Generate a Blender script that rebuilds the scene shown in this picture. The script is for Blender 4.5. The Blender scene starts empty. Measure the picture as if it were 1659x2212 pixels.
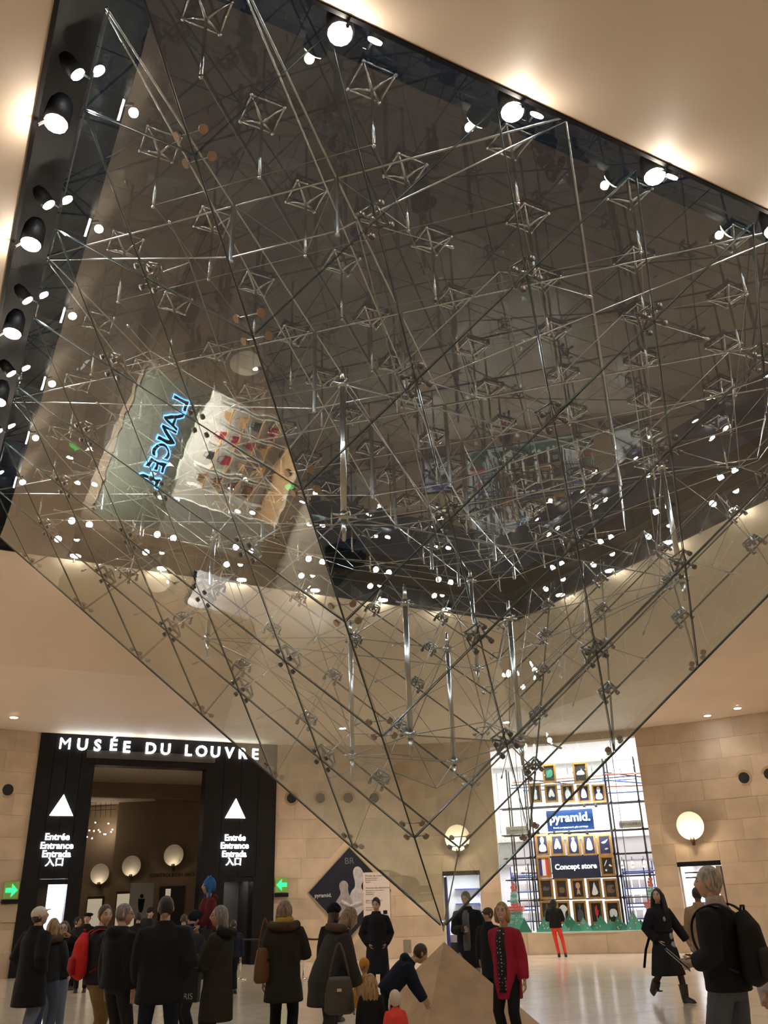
import bpy, bmesh, math, random
from mathutils import Vector, Matrix, Euler
random.seed(7)
sc = bpy.context.scene
COL = sc.collection
PI = math.pi
# ------------------------------------------------------------------ camera
CX, CY, CZ = 3.261, -13.144, 1.55
YAW, PITCH, ROLL, FPX = -.2919, .4335, -.0311, 1849.45
IW, IH = 1659, 2212
_f = Vector((math.sin(YAW)*math.cos(PITCH), math.cos(YAW)*math.cos(PITCH), math.sin(PITCH)))
_r = Vector((math.cos(YAW), -math.sin(YAW), 0)); _u = _r.cross(_f)
RGT = math.cos(ROLL)*_r + math.sin(ROLL)*_u
UPV = -math.sin(ROLL)*_r + math.cos(ROLL)*_u
FWD = _f; CAM = Vector((CX, CY, CZ))
cd = bpy.data.cameras.new('camera'); cam = bpy.data.objects.new('camera', cd); COL.objects.link(cam)
m = Matrix((RGT, UPV, -FWD)).transposed().to_4x4(); m.translation = CAM
cam.matrix_world = m
cd.sensor_fit = 'VERTICAL'; cd.sensor_height = 36.0; cd.lens = FPX/IH*36.0; cd.clip_end = 300
sc.camera = cam
# ------------------------------------------------------------------ world, exposure
w = bpy.data.worlds.new('night'); sc.world = w; w.use_nodes = True
w.node_tree.nodes['Background'].inputs[0].default_value = (.010, .012, .018, 1)
w.node_tree.nodes['Background'].inputs[1].default_value = 1.0
vs = sc.view_settings; vs.view_transform = 'Standard'; vs.look = 'None'; vs.gamma = 1; vs.exposure = 0.1
vs.use_curve_mapping = False
cy = sc.cycles
cy.max_bounces = 5; cy.diffuse_bounces = 3; cy.glossy_bounces = 3; cy.transparent_max_bounces = 24
cy.use_adaptive_sampling = True; cy.adaptive_threshold = .12; cy.adaptive_min_samples = 16
cy.transmission_bounces = 4; cy.sample_clamp_indirect = 6.0; cy.caustics_reflective = False; cy.caustics_refractive = False
LIGHT = dict(edge=16.0, down=520.0, well=150.0, portal=26.0, store=1300.0, boutique=950.0, disc=5.0)
WARM = (1.0, .875, .735); COOL = (.86, .94, 1.0); NEUT = (1.0, .93, .84)
def light(name, kind, loc, energy, color, size=.06, aim=None, angle=None, blend=.6, sy=None):
    l = bpy.data.lights.new(name, kind); l.energy = energy; l.color = color
    if kind == 'AREA':
        l.size = size
        if sy: l.shape = 'RECTANGLE'; l.size_y = sy
    else: l.shadow_soft_size = size
    if angle: l.spot_size = angle; l.spot_blend = blend
    o = bpy.data.objects.new(name, l); COL.objects.link(o); o.location = loc
    if aim is not None:
        o.rotation_euler = (Vector(aim)-Vector(loc)).to_track_quat('-Z', 'Y').to_euler()
    return o
# ------------------------------------------------------------------ pixel helpers (used to survey the place from the photograph)
def ray(px, py):
    return (FWD + RGT*((px-829.5)/FPX) - UPV*((py-1106)/FPX)).normalized()
def at_z(px, py, z):
    d = ray(px, py); return CAM + d*((z-CZ)/d.z)
def at_dist(px, py, dist):
    d = ray(px, py); return CAM + d*(dist/math.hypot(d.x, d.y))
def at_plane(px, py, p0, n):
    d = ray(px, py); n = Vector(n); return CAM + d*((Vector(p0)-CAM).dot(n)/d.dot(n))
RW = 19.2                       # the round hall's wall radius
HW = 7.1                        # wall height
def frame(theta, R=RW, z=0.0):  # local x right, y into the wall, z up
    t = math.radians(theta)
    return Matrix.Translation((R*math.sin(t), R*math.cos(t), z)) @ Matrix.Rotation(-t, 4, 'Z')
def wall_hit(px, py, R=RW):
    d = ray(px, py); a = d.x**2+d.y**2; b = 2*(CX*d.x+CY*d.y); c = CX*CX+CY*CY-R*R
    t = (-b+math.sqrt(b*b-4*a*c))/2/a; p = CAM+d*t
    return math.degrees(math.atan2(p.x, p.y)), p.z
def loc_hit(px, py, theta, depth=0.0, R=RW):   # pixel -> (x, z) in the wall frame at that depth
    F = frame(theta, R); n = F.to_3x3() @ Vector((0, 1, 0)); p0 = F @ Vector((0, depth, 0))
    q = F.inverted() @ at_plane(px, py, p0, n); return q.x, q.z
# ------------------------------------------------------------------ materials
MATS = {}
def mat(name, col=(.5, .5, .5), rough=.5, metal=0.0, emit=None, es=0.0, noise=0.0, nscale=5.0, bump=0.0, bscale=40.0, rnd=0.0, spec=.5, stretch=None, alpha=None, coat=0.0, sheen=0.0):
    if name in MATS: return MATS[name]
    M = bpy.data.materials.new(name); M.use_nodes = True; nt = M.node_tree; N = nt.nodes; L = nt.links
    b = N['Principled BSDF']
    b.inputs['Base Color'].default_value = (*col, 1); b.inputs['Roughness'].default_value = rough
    b.inputs['Metallic'].default_value = metal; b.inputs['Specular IOR Level'].default_value = spec
    if coat: b.inputs['Coat Weight'].default_value = coat
    if sheen: b.inputs['Sheen Weight'].default_value = sheen
    if emit:
        b.inputs['Emission Color'].default_value = (*emit, 1); b.inputs['Emission Strength'].default_value = es
    src = None
    if noise or bump:
        tc = N.new('ShaderNodeTexCoord'); mp = N.new('ShaderNodeMapping'); L.new(tc.outputs['Object'], mp.inputs[0])
        if stretch: mp.inputs['Scale'].default_value = stretch
    if noise:
        t = N.new('ShaderNodeTexNoise'); t.inputs['Scale'].default_value = nscale; t.inputs['Detail'].default_value = 6
        L.new(mp.outputs[0], t.inputs['Vector'])
        r = N.new('ShaderNodeMapRange'); r.inputs[1].default_value = .25; r.inputs[2].default_value = .75
        r.inputs[3].default_value = 1-noise; r.inputs[4].default_value = 1+noise
        L.new(t.outputs['Fac'], r.inputs[0]); src = r.outputs[0]
    if rnd:
        oi = N.new('ShaderNodeObjectInfo'); r2 = N.new('ShaderNodeMapRange'); r2.inputs[3].default_value = 1-rnd; r2.inputs[4].default_value = 1+rnd
        L.new(oi.outputs['Random'], r2.inputs[0])
        if src:
            mm = N.new('ShaderNodeMath'); mm.operation = 'MULTIPLY'; L.new(src, mm.inputs[0]); L.new(r2.outputs[0], mm.inputs[1]); src = mm.outputs[0]
        else: src = r2.outputs[0]
    if src:
        vm = N.new('ShaderNodeVectorMath'); vm.operation = 'SCALE'; vm.inputs[0].default_value = col; L.new(src, vm.inputs['Scale'])
        L.new(vm.outputs[0], b.inputs['Base Color'])
    if bump:
        t2 = N.new('ShaderNodeTexNoise'); t2.inputs['Scale'].default_value = bscale; t2.inputs['Detail'].default_value = 4
        L.new(mp.outputs[0], t2.inputs['Vector'])
        bp = N.new('ShaderNodeBump'); bp.inputs['Strength'].default_value = bump; bp.inputs['Distance'].default_value = .01
        L.new(t2.outputs['Fac'], bp.inputs['Height']); L.new(bp.outputs[0], b.inputs['Normal'])
    MATS[name] = M; return M
def glass_mat(name, tint, refl=1.7, wav=.06, wscale=1.3):
    M = bpy.data.materials.new(name); M.use_nodes = True; nt = M.node_tree; N = nt.nodes; L = nt.links
    N.remove(N['Principled BSDF']); out = N['Material Output']
    tr = N.new('ShaderNodeBsdfTransparent'); tr.inputs[0].default_value = (*tint, 1)
    gl = N.new('ShaderNodeBsdfGlossy'); gl.inputs['Roughness'].default_value = 0.0; gl.inputs[0].default_value = (.97, 1, .98, 1)
    fr = N.new('ShaderNodeFresnel'); fr.inputs[0].default_value = 1.52
    mu = N.new('ShaderNodeMath'); mu.operation = 'MULTIPLY'; mu.inputs[1].default_value = refl; mu.use_clamp = True
    ge = N.new('ShaderNodeNewGeometry'); iv = N.new('ShaderNodeMath'); iv.operation = 'SUBTRACT'; iv.inputs[0].default_value = 1
    L.new(ge.outputs['Backfacing'], iv.inputs[1])
    m2 = N.new('ShaderNodeMath'); m2.operation = 'MULTIPLY'
    L.new(fr.outputs[0], mu.inputs[0]); L.new(mu.outputs[0], m2.inputs[0]); L.new(iv.outputs[0], m2.inputs[1])
    if wav:
        tc = N.new('ShaderNodeTexCoord'); nz = N.new('ShaderNodeTexNoise'); nz.inputs['Scale'].default_value = wscale; nz.inputs['Detail'].default_value = 1.5
        oi = N.new('ShaderNodeObjectInfo'); va = N.new('ShaderNodeVectorMath'); va.operation = 'ADD'
        vsn = N.new('ShaderNodeVectorMath'); vsn.operation = 'SCALE'; vsn.inputs[0].default_value = (50, 30, 70); L.new(oi.outputs['Random'], vsn.inputs['Scale'])
        L.new(tc.outputs['Object'], va.inputs[0]); L.new(vsn.outputs[0], va.inputs[1]); L.new(va.outputs[0], nz.inputs['Vector'])
        bp = N.new('ShaderNodeBump'); bp.inputs['Strength'].default_value = wav; bp.inputs['Distance'].default_value = .1
        L.new(nz.outputs['Fac'], bp.inputs['Height']); L.new(bp.outputs[0], gl.inputs['Normal'])
    mx = N.new('ShaderNodeMixShader'); L.new(m2.outputs[0], mx.inputs[0]); L.new(tr.outputs[0], mx.inputs[1]); L.new(gl.outputs[0], mx.inputs[2])
    L.new(mx.outputs[0], out.inputs[0]); MATS[name] = M; return M
STONE = mat('limestone_wall', (.57, .445, .32), .55, noise=.17, nscale=1.6, bump=.15, bscale=30, rnd=.10)
JOINT = mat('limestone_joint', (.49, .38, .27), .8)
CEIL = mat('ceiling_plaster', (.75, .63, .51), .6, noise=.05, nscale=.6)
FLOORM = mat('polished_floor_stone', (.64, .54, .425), .16, noise=.10, nscale=2.5, rnd=.06, spec=.55)
FJOINT = mat('floor_joint', (.36, .28, .19), .5)
BLACK = mat('black_panel', (.0065, .0065, .0075), .4, noise=.3, nscale=3, spec=.25)
BLACKM = mat('black_mesh_metal', (.016, .015, .015), .5, metal=.3, bump=.4, bscale=90)
STEEL = mat('brushed_steel', (.52, .52, .51), .24, metal=1.0)
DSTEEL = mat('dark_cast_steel', (.16, .15, .14), .34, metal=1.0)
CABLE = mat('steel_cable', (.24, .235, .225), .32, metal=1.0)
GLASS = glass_mat('pyramid_glass', (.950, .972, .958), 1.85, .03)
EDGE = mat('glass_edge', (.035, .06, .055), .15, spec=.8)
ROOFG = glass_mat('roof_glass', (.92, .94, .93), 1.7, .02)
SEAL = mat('dark_joint_seal', (.035, .045, .040), .3)
WHITEGLOW = mat('white_glow', (1, 1, 1), .5, emit=(1, 1, 1), es=9.0)
LAMPGLOW = mat('lamp_glow_cool', (1, 1, 1), .5, emit=COOL, es=60.0)
LAMPWARM = mat('lamp_glow_warm', (1, 1, 1), .5, emit=(1, .86, .68), es=60.0)
# ------------------------------------------------------------------ mesh helpers
class MB:
    def __init__(s): s.v = []; s.f = []; s.mi = []; s.m = 0
    def add(s, vs, fs):
        k = len(s.v); s.v += [tuple(x) for x in vs]; s.f += [tuple(i+k for i in f) for f in fs]; s.mi += [s.m]*len(fs); return s
    def box(s, c, d, M=None, taper=1.0):
        x, y, z = d[0]/2, d[1]/2, d[2]/2
        vs = [Vector((sx*x*(taper if sz > 0 else 1), sy*y*(taper if sz > 0 else 1), sz*z)) for sz in (-1, 1) for sx, sy in ((-1, -1), (1, -1), (1, 1), (-1, 1))]
        if M is not None: vs = [M @ v for v in vs]
        c = Vector(c)
        return s.add([v+c for v in vs], [(0, 3, 2, 1), (4, 5, 6, 7), (0, 1, 5, 4), (1, 2, 6, 5), (2, 3, 7, 6), (3, 0, 4, 7)])
    def tube(s, pts, rad, n=8, cap=True, ref=None):
        pts = [Vector(p) for p in pts]; R = rad if isinstance(rad, (list, tuple)) else [rad]*len(pts)
        rings = []; prev = None
        for i, p in enumerate(pts):
            d = (pts[min(i+1, len(pts)-1)]-pts[max(i-1, 0)])
            d = d.normalized() if d.length > 1e-9 else Vector((0, 0, 1))
            if prev is None:
                a = Vector(ref) if ref else (Vector((1, 0, 0)) if abs(d.x) < .8 else Vector((0, 1, 0)))
            else: a = prev
            x = (a-d*a.dot(d)).normalized(); y = d.cross(x); prev = x
            r = R[i]; rx, ry = r if isinstance(r, (tuple, list)) else (r, r)
            rings.append([p+x*(math.cos(2*PI*k/n)*rx)+y*(math.sin(2*PI*k/n)*ry) for k in range(n)])
        vs = [q for r in rings for q in r]
        fs = [(i*n+k, i*n+(k+1) % n, (i+1)*n+(k+1) % n, (i+1)*n+k) for i in range(len(pts)-1) for k in range(n)]
        if cap: fs += [tuple(range(n-1, -1, -1)), tuple((len(pts)-1)*n+k for k in range(n))]
        return s.add(vs, fs)
    def ball(s, c, r, nu=12, nv=8, M=None):
        rx, ry, rz = r if isinstance(r, (tuple, list)) else (r, r, r); c = Vector(c)
        vs = [Vector((0, 0, -rz))]+[Vector((math.cos(2*PI*k/nu)*math.cos(t)*rx, math.sin(2*PI*k/nu)*math.cos(t)*ry, math.sin(t)*rz)) for j in range(1, nv) for t in [-PI/2+PI*j/nv] for k in range(nu)]+[Vector((0, 0, rz))]
        if M is not None: vs = [M @ v for v in vs]
        fs = [(0, 1+(k+1) % nu, 1+k) for k in range(nu)]
        for j in range(nv-2):
            a = 1+j*nu; fs += [(a+k, a+(k+1) % nu, a+nu+(k+1) % nu, a+nu+k) for k in range(nu)]
        a = 1+(nv-2)*nu; t = len(vs)-1; fs += [(a+k, a+(k+1) % nu, t) for k in range(nu)]
        return s.add([v+c for v in vs], fs)
    def poly(s, pts, y0, y1):      # outline in (x, z), extruded from y0 to y1
        n = len(pts); vs = [(x, y0, z) for x, z in pts]+[(x, y1, z) for x, z in pts]
        return s.add(vs, [tuple(range(n)), tuple(range(2*n-1, n-1, -1))]+[(i, i+n, (i+1) % n+n, (i+1) % n) for i in range(n)])
    def mesh(s, name, mats, smooth=False):
        me = bpy.data.meshes.new(name); me.from_pydata(s.v, [], s.f)
        for x in (mats if isinstance(mats, (list, tuple)) else [mats]): me.materials.append(x)
        if any(s.mi): me.polygons.foreach_set('material_index', s.mi)
        if smooth: me.polygons.foreach_set('use_smooth', [True]*len(me.polygons))
        me.update(); return me
    def build(s, name, mats, parent=None, M=None, smooth=False):
        return obj(name, s.mesh(name, mats, smooth), parent, M)
def obj(name, me, parent=None, M=None):
    o = bpy.data.objects.new(name, me); COL.objects.link(o)
    if M is not None: o.matrix_basis = M
    if parent is not None: o.parent = parent          # local coordinates are the parent's
    return o
def tag(o, label=None, cat=None, group=None, kind=None):
    for k, v in (('label', label), ('category', cat), ('group', group), ('kind', kind)):
        if v: o[k] = v
    return o
def empty(name, M=None, label=None, cat=None, group=None, kind=None):
    o = bpy.data.objects.new(name, None); COL.objects.link(o); o.empty_display_size = .1
    if M is not None: o.matrix_basis = M if isinstance(M, Matrix) else Matrix.Translation(M)
    return tag(o, label, cat, group, kind)
def T(x, y, z): return Matrix.Translation((x, y, z))
def stick(a, b, r):               # matrix that lays a unit rod (radius 1, height 1 from the origin) between two points
    a, b = Vector(a), Vector(b); d = b-a
    q = d.to_track_quat('Z', 'Y').to_matrix().to_4x4()
    return Matrix.Translation(a) @ q @ Matrix.Diagonal((r, r, d.length, 1))
def unit_rod(name, m, n=6):
    b = MB().tube([(0, 0, 0), (0, 0, 1)], 1.0, n); return b.mesh(name, m, True)
WORK = bpy.data.scenes.new('workbench'); WVL = WORK.view_layers[0]      # a scratch scene, removed at the end
def evaluated(o):
    WORK.collection.objects.link(o); WVL.update(); dg = WVL.depsgraph; dg.update()
    return bpy.data.meshes.new_from_object(o.evaluated_get(dg))
def remesh(mb, voxel, name, mats, smooth=3, dec=None):
    me = mb.mesh(name+'_src', mats); o = bpy.data.objects.new('tmp', me)
    r = o.modifiers.new('r', 'REMESH'); r.mode = 'VOXEL'; r.voxel_size = voxel; r.use_smooth_shade = True
    if smooth: s = o.modifiers.new('s', 'SMOOTH'); s.factor = .5; s.iterations = smooth
    if dec: d = o.modifiers.new('d', 'DECIMATE'); d.ratio = dec
    out = evaluated(o); out.name = name
    if not out.materials:
        for x in (mats if isinstance(mats, (list, tuple)) else [mats]): out.materials.append(x)
    out.polygons.foreach_set('use_smooth', [True]*len(out.polygons))
    bpy.data.objects.remove(o); bpy.data.meshes.remove(me); return out
def text_mesh(s, size, depth, m, align='CENTER', bold=0.0, spacing=1.0, name='lettering'):
    cu = bpy.data.curves.new(name, 'FONT'); cu.body = s; cu.size = size; cu.extrude = depth; cu.align_x = align; cu.align_y = 'CENTER'
    cu.offset = bold; cu.space_character = spacing; cu.resolution_u = 3
    o = bpy.data.objects.new('tmp', cu); me = evaluated(o); me.name = name
    me.materials.clear(); me.materials.append(m)
    bpy.data.objects.remove(o); bpy.data.curves.remove(cu); return me
UPR = Matrix.Rotation(PI/2, 4, 'X')     # a text laid in x-y stood upright, facing local -y
def text(s, size, x, y, z, m, parent, depth=.01, align='CENTER', bold=0.0, spacing=1.0, name='lettering', sx=1.0):
    me = text_mesh(s, size, depth, m, align, bold, spacing, name)
    return obj(name, me, parent, T(x, y, z) @ UPR @ Matrix.Diagonal((sx, 1, 1, 1)))
# ================================================================== the setting
S2 = math.sqrt(2)
def UV(u, v, z): return Vector(((u-v)/S2, (u+v)/S2, z))      # axes along the skylight's sides
def arc(mb, t0, t1, z0, z1, r0, r1, step=2.0):
    n = max(1, math.ceil(abs(t1-t0)/step-1e-6)); vs = []; fs = []
    for i in range(n+1):
        t = math.radians(t0+(t1-t0)*i/n); s, c = math.sin(t), math.cos(t)
        vs += [(r0*s, r0*c, z0), (r1*s, r1*c, z0), (r1*s, r1*c, z1), (r0*s, r0*c, z1)]
    for i in range(n):
        a, b = 4*i, 4*i+4
        fs += [(a, a+3, b+3, b), (a+1, b+1, b+2, a+2), (a+3, a+2, b+2, b+3), (a, b, b+1, a+1)]
    fs += [(0, 1, 2, 3), (4*n, 4*n+3, 4*n+2, 4*n+1)]
    return mb.add(vs, fs)
# openings: theta0, theta1, z0, z1
OPEN = [(-7.8, 7.8, .66, 6.85), (-13.8, -9.8, 0, 2.67), (10.05, 14.2, 0, 2.66), (-55.6, -31.6, 0, 7.2),
        (-97.8, -82.2, .66, 6.6), (-103.8, -99.8, 0, 2.67), (-80, -76, 0, 2.67)]
def subtract(r, o):
    t0, t1, z0, z1 = r; a, b, c, d = o
    if b <= t0+.01 or a >= t1-.01 or d <= z0+.01 or c >= z1-.01: return [r]
    out = []
    if a > t0+.05: out.append((t0, a, z0, z1))
    if b < t1-.05: out.append((b, t1, z0, z1))
    m0, m1 = max(t0, a), min(t1, b)
    if c > z0+.03: out.append((m0, m1, z0, c))
    if d < z1-.03: out.append((m0, m1, d, z1))
    return out
def cells(rects):
    for o in OPEN: rects = [x for r in rects for x in subtract(r, o)]
    return rects
def wall_arc(name, ta, tb):
    mb = MB()
    for r in cells([(ta, tb, 0, HW)]): arc(mb, r[0], r[1], r[2], r[3], RW+.008, RW+.45)
    return tag(mb.build(name, JOINT if name == 'wall_back' else STONE, None), kind='structure')
wall_back = wall_arc('wall_back', -64, 26)
wall_arc('wall_left', -150, -64); wall_arc('wall_right', 26, 120); wall_arc('wall_front', 120, 210)
# stone panels of the wall in view
rows = 11; ch = HW/rows; wth = 3.9
for k in range(rows):
    off = (0, 1.9, .9)[k % 3]
    t = -64+off-3.9
    while t < 26:
        ww = wth*random.choice((.8, 1, 1, 1.15))
        r0 = (max(t, -64), min(t+ww, 26), k*ch, (k+1)*ch); t += ww
        if r0[1]-r0[0] < .3: continue
        for r in cells([r0]):
            g = .006; ga = .012
            mb = MB(); arc(mb, r[0]+ga, r[1]-ga, r[2]+g/2, r[3]-g/2, RW-.004*random.random(), RW+.06, 5)
            obj('stone_panel', mb.mesh('stone_panel', STONE), wall_back)
# floor
fl = MB(); n = 72
fl.add([(23*math.cos(2*PI*i/n), 23*math.sin(2*PI*i/n), -.006) for i in range(n)], [tuple(range(n))])
floor = tag(fl.build('floor', FJOINT), kind='structure')
ts = 1.45
tile = MB().box((0, 0, -.03), (ts-.008, ts-.008, .06)).mesh('floor_tile', FLOORM)
rest = MB()
inview = []
for i in range(-16, 17):
    for j in range(-16, 17):
        p = UV((i+.5)*ts, (j+.5)*ts, 0)
        if math.hypot(p.x, p.y) > 22: continue
        d = p-CAM; z = d.dot(FWD); ok = False
        if z > 3:
            px = 829.5+FPX*d.dot(RGT)/z; py = 1106-FPX*d.dot(UPV)/z
            ok = -60 < px < 1720 and py < 2290
        if ok: inview.append((i, j))
        else: rest.box(UV((i+.5)*ts, (j+.5)*ts, -.03), (ts-.008, ts-.008, .06), Matrix.Rotation(PI/4, 3, 'Z'))
R45 = Matrix.Rotation(PI/4, 4, 'Z')
for i, j in inview: obj('floor_tile', tile, floor, Matrix.Translation(UV((i+.5)*ts, (j+.5)*ts, 0)) @ R45)
o = rest.build('floor_tiles_beyond', FLOORM, floor); o['kind'] = 'stuff'
# ceiling: flat ring by the wall, a slope rising to the square skylight opening
OPN, ZO = 10.0, 8.75          # |x|+|y| of the opening, its edge height
def diamond(ang, D):
    c, s = math.cos(ang), math.sin(ang); k = D/(abs(c)+abs(s)); return k*c, k*s
cb = MB(); N = 96; vs = []
for i in range(N):
    a = 2*PI*i/N; x, y = diamond(a, OPN); vs.append((x, y, ZO))
for i in range(N):
    a = 2*PI*i/N; x, y = diamond(a, 14.8); vs.append((x, y, HW+.03))
for i in range(N):
    a = 2*PI*i/N; vs.append(((RW+.5)*math.cos(a), (RW+.5)*math.sin(a), HW+.0))
cb.add(vs, [(r*N+i, r*N+(i+1) % N, (r+1)*N+(i+1) % N, (r+1)*N+i) for r in range(2) for i in range(N)])
ceiling = tag(cb.build('ceiling', CEIL), kind='structure')
# dark fascia of the skylight well and the ledge that carries the glass
def dring(mb, d0, d1, z0, z1):
    vs = []
    for D, z in ((d0, z0), (d1, z0), (d1, z1), (d0, z1)): vs += [(D, 0, z), (0, D, z), (-D, 0, z), (0, -D, z)]
    fs = []
    for r in range(4):
        for i in range(4): a, b = r*4, ((r+1) % 4)*4; fs.append((a+i, a+(i+1) % 4, b+(i+1) % 4, b+i))
    return mb.add(vs, fs)
fas = empty('wall_skylight_well', kind='structure')
PANEL = mat('black_fascia_panel', (.009, .009, .010), .45, metal=.1, bump=.5, bscale=120, rnd=.5)
for q in range(4):
    Mq = Matrix.Rotation(q*PI/2+PI/4, 4, 'Z')
    for k in range(14):
        u = -6.6+k*13.2/13
        obj('fascia_panel', MB().box((u, 7.09, 9.42), (1.0, .03, 1.36)).mesh('fascia_panel', PANEL), fas, Mq)
obj('ledge', dring(MB(), 9.42, 10.0, 9.34, 9.38).mesh('ledge', BLACKM), fas)
obj('trim_edge', dring(MB(), 9.97, 10.03, 8.72, 8.80).mesh('trim_edge', BLACK), fas)
# ================================================================== the inverted glass pyramid
ZT, PH, PD = 1.278, 7.79, 9.405
NR = 7
pyr = empty('inverted_glass_pyramid', (0, 0, ZT), 'huge inverted glass pyramid hanging point down from the skylight', 'glass pyramid')
HIP = [Vector((0, -PD, PH))/NR, Vector((-PD, 0, PH))/NR, Vector((0, PD, PH))/NR, Vector((PD, 0, PH))/NR]   # front, left, back, right
TH = .021
def pane(pts, name='glass_pane'):
    pts = [Vector(p) for p in pts]; c = sum(pts, Vector())/len(pts)
    n = (pts[1]-pts[0]).cross(pts[2]-pts[0]).normalized()
    if n.z > 0: n = -n; pts = pts[::-1]
    q = [p+(c-p).normalized()*.016-c for p in pts]; k = len(q)
    mb = MB(); vs = [x for x in q]+[x-n*TH for x in q]
    mb.add(vs, [tuple(range(k)), tuple(range(2*k-1, k-1, -1))]); mb.m = 1
    mb.add(vs, [(i, i+k, (i+1) % k+k, (i+1) % k) for i in range(k)])
    me = bpy.data.meshes.new(name); me.from_pydata(mb.v[:2*k], [], [tuple(x % (2*k) for x in f) for f in mb.f])
    me.materials.append(GLASS); me.materials.append(EDGE); me.polygons.foreach_set('material_index', mb.mi); me.update()
    return me, c
nodes = {}
seal = unit_rod('joint_seal', SEAL, 4)
disc = MB().tube([(0, 0, -.012), (0, 0, .012)], .045, 10).mesh('clamp_disc', mat('clamp_bronze', (.30, .22, .16), .35, metal=.6))
def spider_mesh():
    mb = MB(); L = .17
    for a, b in ((1, 0), (-1, 0), (0, 1), (0, -1)):
        mb.tube([(0, 0, .10), (a*L*.6, b*L*.6, .11), (a*L, b*L, .10)], [.022, .018, .015], 6)
        mb.tube([(a*L, b*L, .13), (a*L, b*L, .0)], [.020, .026], 6)
        mb.tube([(a*L, b*L, .015), (a*L, b*L, -.035)], .036, 8)
    mb.tube([(0, 0, .03), (0, 0, .17)], .034, 8)
    for s in (1, -1):
        mb.tube([(s*L, 0, .13), (0, s*L, .13)], .013, 5); mb.tube([(s*L, 0, .13), (0, -s*L, .13)], .013, 5)
    return mb.mesh('spider_clamp', DSTEEL, True)
SPI = spider_mesh()
FACEN = []
for f in range(4):
    e1, e2 = HIP[f], HIP[(f+1) % 4]
    n = e1.cross(e2).normalized()
    if n.z > 0: n = -n
    FACEN.append((e1, e2, n))
    P = lambda i, j: e1*i+e2*j
    for i in range(NR):
        for j in range(NR-i):
            if i+j <= NR-2: me, c = pane([P(i, j), P(i+1, j), P(i+1, j+1), P(i, j+1)])
            else: me, c = pane([P(i, j), P(i+1, j), P(i, j+1)])
            rx, ry = (random.uniform(-.0022, .0022) for _ in '12')
            obj('glass_pane', me, pyr, Matrix.Translation(c) @ Euler((rx, ry, 0)).to_matrix().to_4x4())
    for k in range(1, NR):
        obj('joint_seal', seal, pyr, stick(P(k, .02), P(k, NR-k), .0060)); obj('joint_seal', seal, pyr, stick(P(.02, k), P(NR-k, k), .0060))
    ax = (e1+e2).normalized(); ay = n.cross(ax)
    Rm = Matrix((e1.normalized(), (e2-e1.normalized()*e2.dot(e1.normalized())).normalized(), -n)).transposed().to_4x4()
    Rm = Matrix((ax, ay, -n)).transposed()
    if Rm.determinant() < 0: Rm = Matrix((ax, -ay, -n)).transposed()
    Rm = Rm.to_4x4()
    for i in range(1, NR):
        for j in range(1, NR-i):
            p = P(i, j); nodes[(f, i, j)] = p
            o = obj('spider_clamp', SPI, pyr, Matrix.Translation(p-n*.02) @ Rm)
    for j in range(1, NR):     # clamp discs beside the hip nodes
        for d, side in ((e1, e2), (e2, e1)):
            p = d*j
            for s in (-1, 1):
                q = p+side.normalized()*.17+d.normalized()*(s*.12)
                obj('clamp_disc', disc, pyr, Matrix.Translation(q+n*.01) @ Rm)
rod = unit_rod('hip_seal', SEAL, 6)
for h in HIP: obj('hip_seal', rod, pyr, stick(h*.03, h*NR, .011))
obj('tip_cap', MB().tube([(0, 0, -.05), (0, 0, .10)], [.004, .05], 8).mesh('tip_cap', STEEL, True), pyr)
rodS = unit_rod('tension_rod', CABLE, 5); tubeS = unit_rod('strut', STEEL, 8)
def bar(name, me, a, b, r, par): return obj(name, me, par, stick(a, b, r))
ZS = -ZT
hipbar = unit_rod('clamp_link', STEEL, 5)
for k in range(1, NR):
    for f in range(4):
        e1, e2, n = FACEN[f]; n0 = FACEN[f-1][2]
        inw = -(n+n0).normalized()
        p = e1*k
        bar('clamp_link', hipbar, p+e2.normalized()*.17-e1.normalized()*.12, p+FACEN[f-1][0].normalized()*.17-e1.normalized()*.12, .008, pyr)
        bar('clamp_link', hipbar, p+e2.normalized()*.17+e1.normalized()*.12, p+FACEN[f-1][0].normalized()*.17+e1.normalized()*.12, .008, pyr)
# inner cable net: short struts standing off the clamps, rods between them, tall masts
OFF = .62
hub = {}
def mast_mesh():
    mb = MB(); mb.tube([(0, 0, 0), (0, 0, .30)], [.022, .042], 8); mb.tube([(0, 0, .30), (0, 0, 2.3)], .042, 8); mb.tube([(0, 0, 2.3), (0, 0, 2.57)], [.042, .018], 8)
    for z in (.33, 2.27):
        mb.tube([(0, 0, z-.05), (0, 0, z+.05)], .065, 8)
        for k in range(4): a = PI/2*k+PI/4; mb.tube([(0, 0, z), (.15*math.cos(a), .15*math.sin(a), z+.01)], [.022, .014], 5)
    return mb.mesh('mast', STEEL, True)
MAST = mast_mesh()
for (f, i, j), p in nodes.items():
    n = FACEN[f][2]; q = p-n*OFF; hub[(f, i, j)] = q
    bar('strut', tubeS, p-n*.12, q, .011, pyr)
for (f, i, j), q in hub.items():
    for di, dj in ((1, 0), (0, 1)):
        if (f, i+di, j+dj) in hub: bar('tension_rod', rodS, q, hub[(f, i+di, j+dj)], .0065, pyr)
tipc = MB().tube([(0, 0, 0), (0, 0, .10), (0, 0, .13)], [.006, .020, .014], 6).mesh('rod_tip', STEEL, True)
for (f, i, j), q in hub.items():
    e1, e2, n = FACEN[f]; c = e1*(i+.5)+e2*(j-.5)-n*.02
    bar('glass_rod', rodS, q, c, .0055, pyr); d_ = (c-q).normalized()
    obj('rod_tip', tipc, pyr, Matrix.Translation(c-d_*.13) @ d_.to_track_quat('Z', 'Y').to_matrix().to_4x4())
masts = []
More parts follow.
